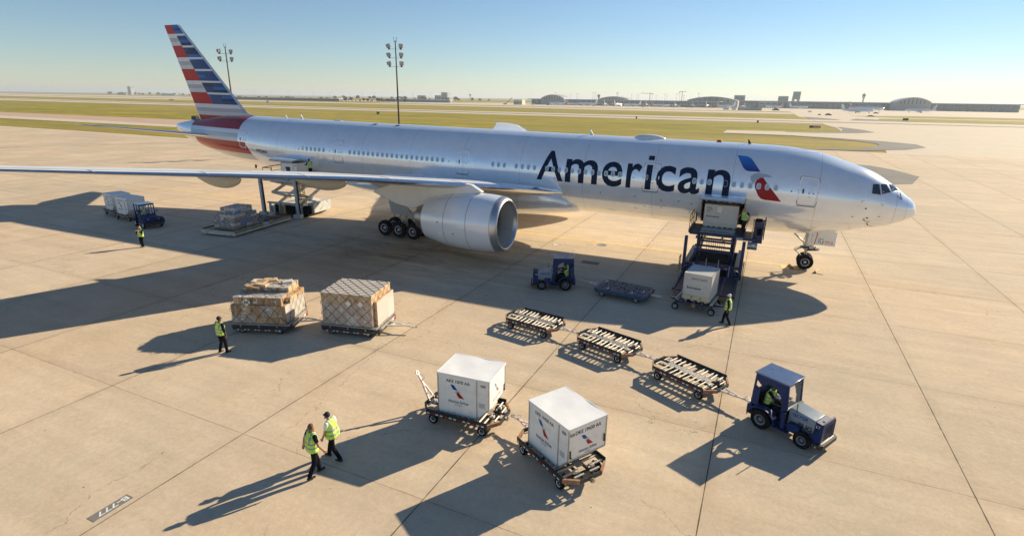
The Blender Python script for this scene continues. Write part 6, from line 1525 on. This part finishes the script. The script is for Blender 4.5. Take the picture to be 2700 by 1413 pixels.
for x, y, h, yaw, lab in ((-227, 1457, 32, .3, 'tower crane standing alone left of the wide arched hall'), (-305, 1440, 27, 2.9, 'lower tower crane with a long jib over the middle of the far terminal')):
    t = thing('tower_crane', lab, 'crane', (x, y, 0), yaw, 'construction cranes on the horizon')
    b = MB(); b.cyl((0, 0, 0), (0, 0, h), .7, M['mast'], .7, 4); b.build('mast', t); b = MB(); b.beam((-8, 0, h), (26 if h < 30 else 10, 0, h+1), .7, .9, M['mast']); b.beam((0, 0, h), (0, 0, h+3), .6, .6, M['mast']); b.build('jib', t)
    b = MB(); b.box((-7, 0, h-1), (3, 1.2, 2), M['fgrey']); b.build('counterweight', t)

# far jets
def jet(label, x, y, rz, L, tailm, g='jets parked and taxiing at the far terminals'):
    t = thing('parked_jet', label, 'airliner', (x, y, 0), rz, g); R = L*.052; z = R+1.6; body = M['cowl']
    b = MB(); b.lathe([(L*.5, .02), (L*.485, R*.5), (L*.45, R*.85), (L*.38, R), (-L*.25, R), (-L*.4, R*.6), (-L*.5, R*.15)], body, 'X', 16, (0, 0, z)); b.build('fuselage', t)
    for s in (-1, 1):
        b = MB(); b.add([(L*.1, 0, z-R*.5), (-L*.08, 0, z-R*.5), (-L*.2, s*L*.42, z+.6), (-L*.15, s*L*.42, z+.6), (L*.1, 0, z-R*.3), (-L*.08, 0, z-R*.3), (-L*.2, s*L*.42, z+.75), (-L*.15, s*L*.42, z+.75)], [(0, 1, 2, 3), (7, 6, 5, 4), (0, 3, 7, 4), (1, 5, 6, 2), (3, 2, 6, 7)], M['wing']); b.build('wing', t)
        b = MB(); b.add([(-L*.4, 0, z+R*.3), (-L*.48, 0, z+R*.3), (-L*.52, s*L*.15, z+R*.5), (-L*.48, s*L*.15, z+R*.5), (-L*.4, 0, z+R*.45), (-L*.48, 0, z+R*.45), (-L*.52, s*L*.15, z+R*.6), (-L*.48, s*L*.15, z+R*.6)], [(0, 1, 2, 3), (7, 6, 5, 4), (0, 3, 7, 4), (1, 5, 6, 2), (3, 2, 6, 7)], M['wing']); b.build('tailplane', t)
        b = MB(); b.cyl((L*.09, s*L*.13, z-R), (-L*.02, s*L*.13, z-R), R*.55, M['cowl'], R*.4, 12); b.build('engine', t)
    b = MB(); b.prism([(-L*.36, z+R*.7), (-L*.47, z+R*4.0), (-L*.52, z+R*4.0), (-L*.49, z+R*.5)], -.25, .25, tailm, 'XZ'); b.build('tail_fin', t)
    b = MB()
    for px, py in ((L*.36, 0), (-L*.04, L*.06), (-L*.04, -L*.06)): b.cyl((px, py, .0), (px, py, z-R*.6), .25, M['mast']); b.cyl((px, py-.3, .5), (px, py+.3, .5), .5, M['rubber'])
    b.build('landing_gear', t); return t
tred = mat('striped_tail', (.5, .1, .1), .5); s_ = Sh(tred); zz = s_.xyz(s_.coord())[2]
s_.L(s_.mix(s_.gt(s_.m('FRACT', s_.m('MULTIPLY', zz, .45)), .5), (.45, .05, .06), (.6, .62, .66)), s_.b.inputs['Base Color'])
jet('silver jet taxiing right in front of the right hand terminal', 79, 722, rad(-3), 33, M['cowl'])
jet('silver jet with a striped red tail parked behind the taxiing jet', 112, 915, rad(-5), 44, tred)
jet('jet nosed in at the right edge of the picture beyond the aircraft nose', 168, 870, rad(178), 34, M['fwhite'])
for i, (x, y, a, L) in enumerate(((-370, 930, 170, 34), (-338, 935, 8, 30), (-316, 940, 175, 38), (-285, 948, 100, 34), (-262, 950, 80, 34), (-238, 955, 170, 32), (-214, 960, 100, 36), (-190, 965, 12, 30), (-166, 970, 95, 36), (-140, 985, 100, 34), (-114, 1000, 80, 34), (-88, 1015, 170, 34), (-60, 1050, 100, 30), (-10, 1085, 160, 30), (30, 1090, 20, 32))):
    jet('small pale jet parked along the foot of the far terminal', x, y, rad(a), L, (M['fwhite'], tred, M['cowl'])[i % 3], 'small jets lined up at the far terminal')
# service vehicles, signs
def car(label, x, y, rz, m, L=4.6, h=1.5, g='vehicles far out on the airfield'):
    t = thing('service_vehicle', label, 'vehicle', (x, y, 0), rz, g)
    b = MB(); b.prism([(-L/2, .3), (-L/2, h*.58), (-L*.32, h*.62), (-L*.22, h), (L*.14, h), (L*.28, h*.62), (L/2, h*.52), (L/2, .3)], -.85, .85, m, 'XZ'); b.build('body', t, bevel=.08)
    b = MB(); b.prism([(-L*.29, h*.64), (-L*.2, h*.94), (L*.12, h*.94), (L*.24, h*.64)], -.87, .87, M['cglass'], 'XZ'); b.build('windows', t)
    for px in (-L*.3, L*.3):
        for py in (-.8, .8): b = MB(); b.wheel((0, 0, 0), .33, .2, M['rubber'], M['hub'], .55, 12); b.build('wheel', t, loc=(px, py, .33))
car('dark pickup driving on the open concrete beyond the grass tips', 37, 553, .1, M['black'], 5.6, 1.9); car('small dark cart following left of the dark pickup', 30, 556, .1, M['black'], 2.4, 1.3)
car('pale car far out before the right hand terminal', 31, 735, 0, M['hub'], 4.8, 1.5); car('dark blue van parked right of the low grey wall', -7, 806, .1, M['tblue'], 9, 3.2)
car('dark tug under the nose of the taxiing silver jet', 97, 715, 0, M['black'], 6, 1.7); car('dark car on the grass edge near the black sign', 70, 548, 0, M['black'], 6, 1.2)
for i in range(14): car('tiny service vehicle at the foot of the far terminal', -430+i*27+rt.uniform(-8, 8), 905+i*3.5, rt.uniform(-.3, .3), (M['hub'], M['fwhite'], M['black'])[i % 3], 5, 2, 'tiny vehicles at the foot of the far terminal')
for i in range(16): car('tiny parked car before the tree line behind the centre mast', -960+i*13+rt.uniform(-3, 3), 975+rt.uniform(-8, 8), rt.uniform(-.3, .3), (M['hub'], M['black'], M['fwhite'])[i % 3], 4.6, 1.6, 'tiny cars before the tree line')
def sign(label, x, y, w, h, m, txt=None, rz=0):
    t = thing('airfield_sign', label, 'sign', (x, y, -.05), rz, 'low signs beside the taxiways'); b = MB(); b.bx(-w/2, w/2, -.12, .12, .25, .25+h, m); b.build('panel', t, bevel=.02)
    b = MB()
    for k in (-.4, .4): b.cyl((k*w, 0, -.1), (k*w, 0, .3), .05, M['mast'])
    b.build('legs', t)
    if txt: b = MB(); decal(b, fit2d(text2d(txt, .02), -w*.1, .35, w*.44, .15+h), flat((0, -.121, 0), PX), M['white']); b.bx(-w/2-.001, -w*.2, -.13, -.12, .25, .25+h, M['black']); b.build('lettering', t)
sign('red airfield sign with white characters on the upper grass tip', 8.9, 250.6, 4.6, 1.0, M['red'], '36R-18L')
sign('black airfield sign on the right hand grass strip', 75.3, 430, 3.4, 1.5, M['black']); sign('small dark airfield sign on the grass beside the wide runway', -16.7, 300, 1.0, 1.1, M['black'])
sign('dark airfield sign on the grass right of the centre floodlight mast', -87.3, 311, .9, 1.3, M['black']); sign('dark low marker board on the near grass right of the tail fin', -245.9, 256.4, 2.2, 1.4, M['black'])
sign('striped red barrier board on the grass left of the tail', -900, 560, 12, 1.5, M['red']); sign('dark low sign on the grass left of the tail', -760, 560, 6, 2, M['black']); sign('white marker box on the grass left of the tail fin', -640, 520, 5, 3, M['fwhite'])

# ------------------------------------------------------------------ haze
b = MB(); b.bx(-12500, 12500, -450, 12500, -1.1, 60, M['ctn']); o = b.build('haze', smooth=False)
hm = bpy.data.materials.new('haze_air'); hm.use_nodes = True; tt = hm.node_tree; tt.nodes.remove(tt.nodes['Principled BSDF'])
pv = tt.nodes.new('ShaderNodeVolumePrincipled'); pv.inputs['Color'].default_value = (.86, .93, 1, 1); pv.inputs['Density'].default_value = .00014; pv.inputs['Anisotropy'].default_value = .2
tt.links.new(pv.outputs[0], [n for n in tt.nodes if n.type == 'OUTPUT_MATERIAL'][0].inputs['Volume'])
o.data.materials.clear(); o.data.materials.append(hm); tag(o, kind='stuff')
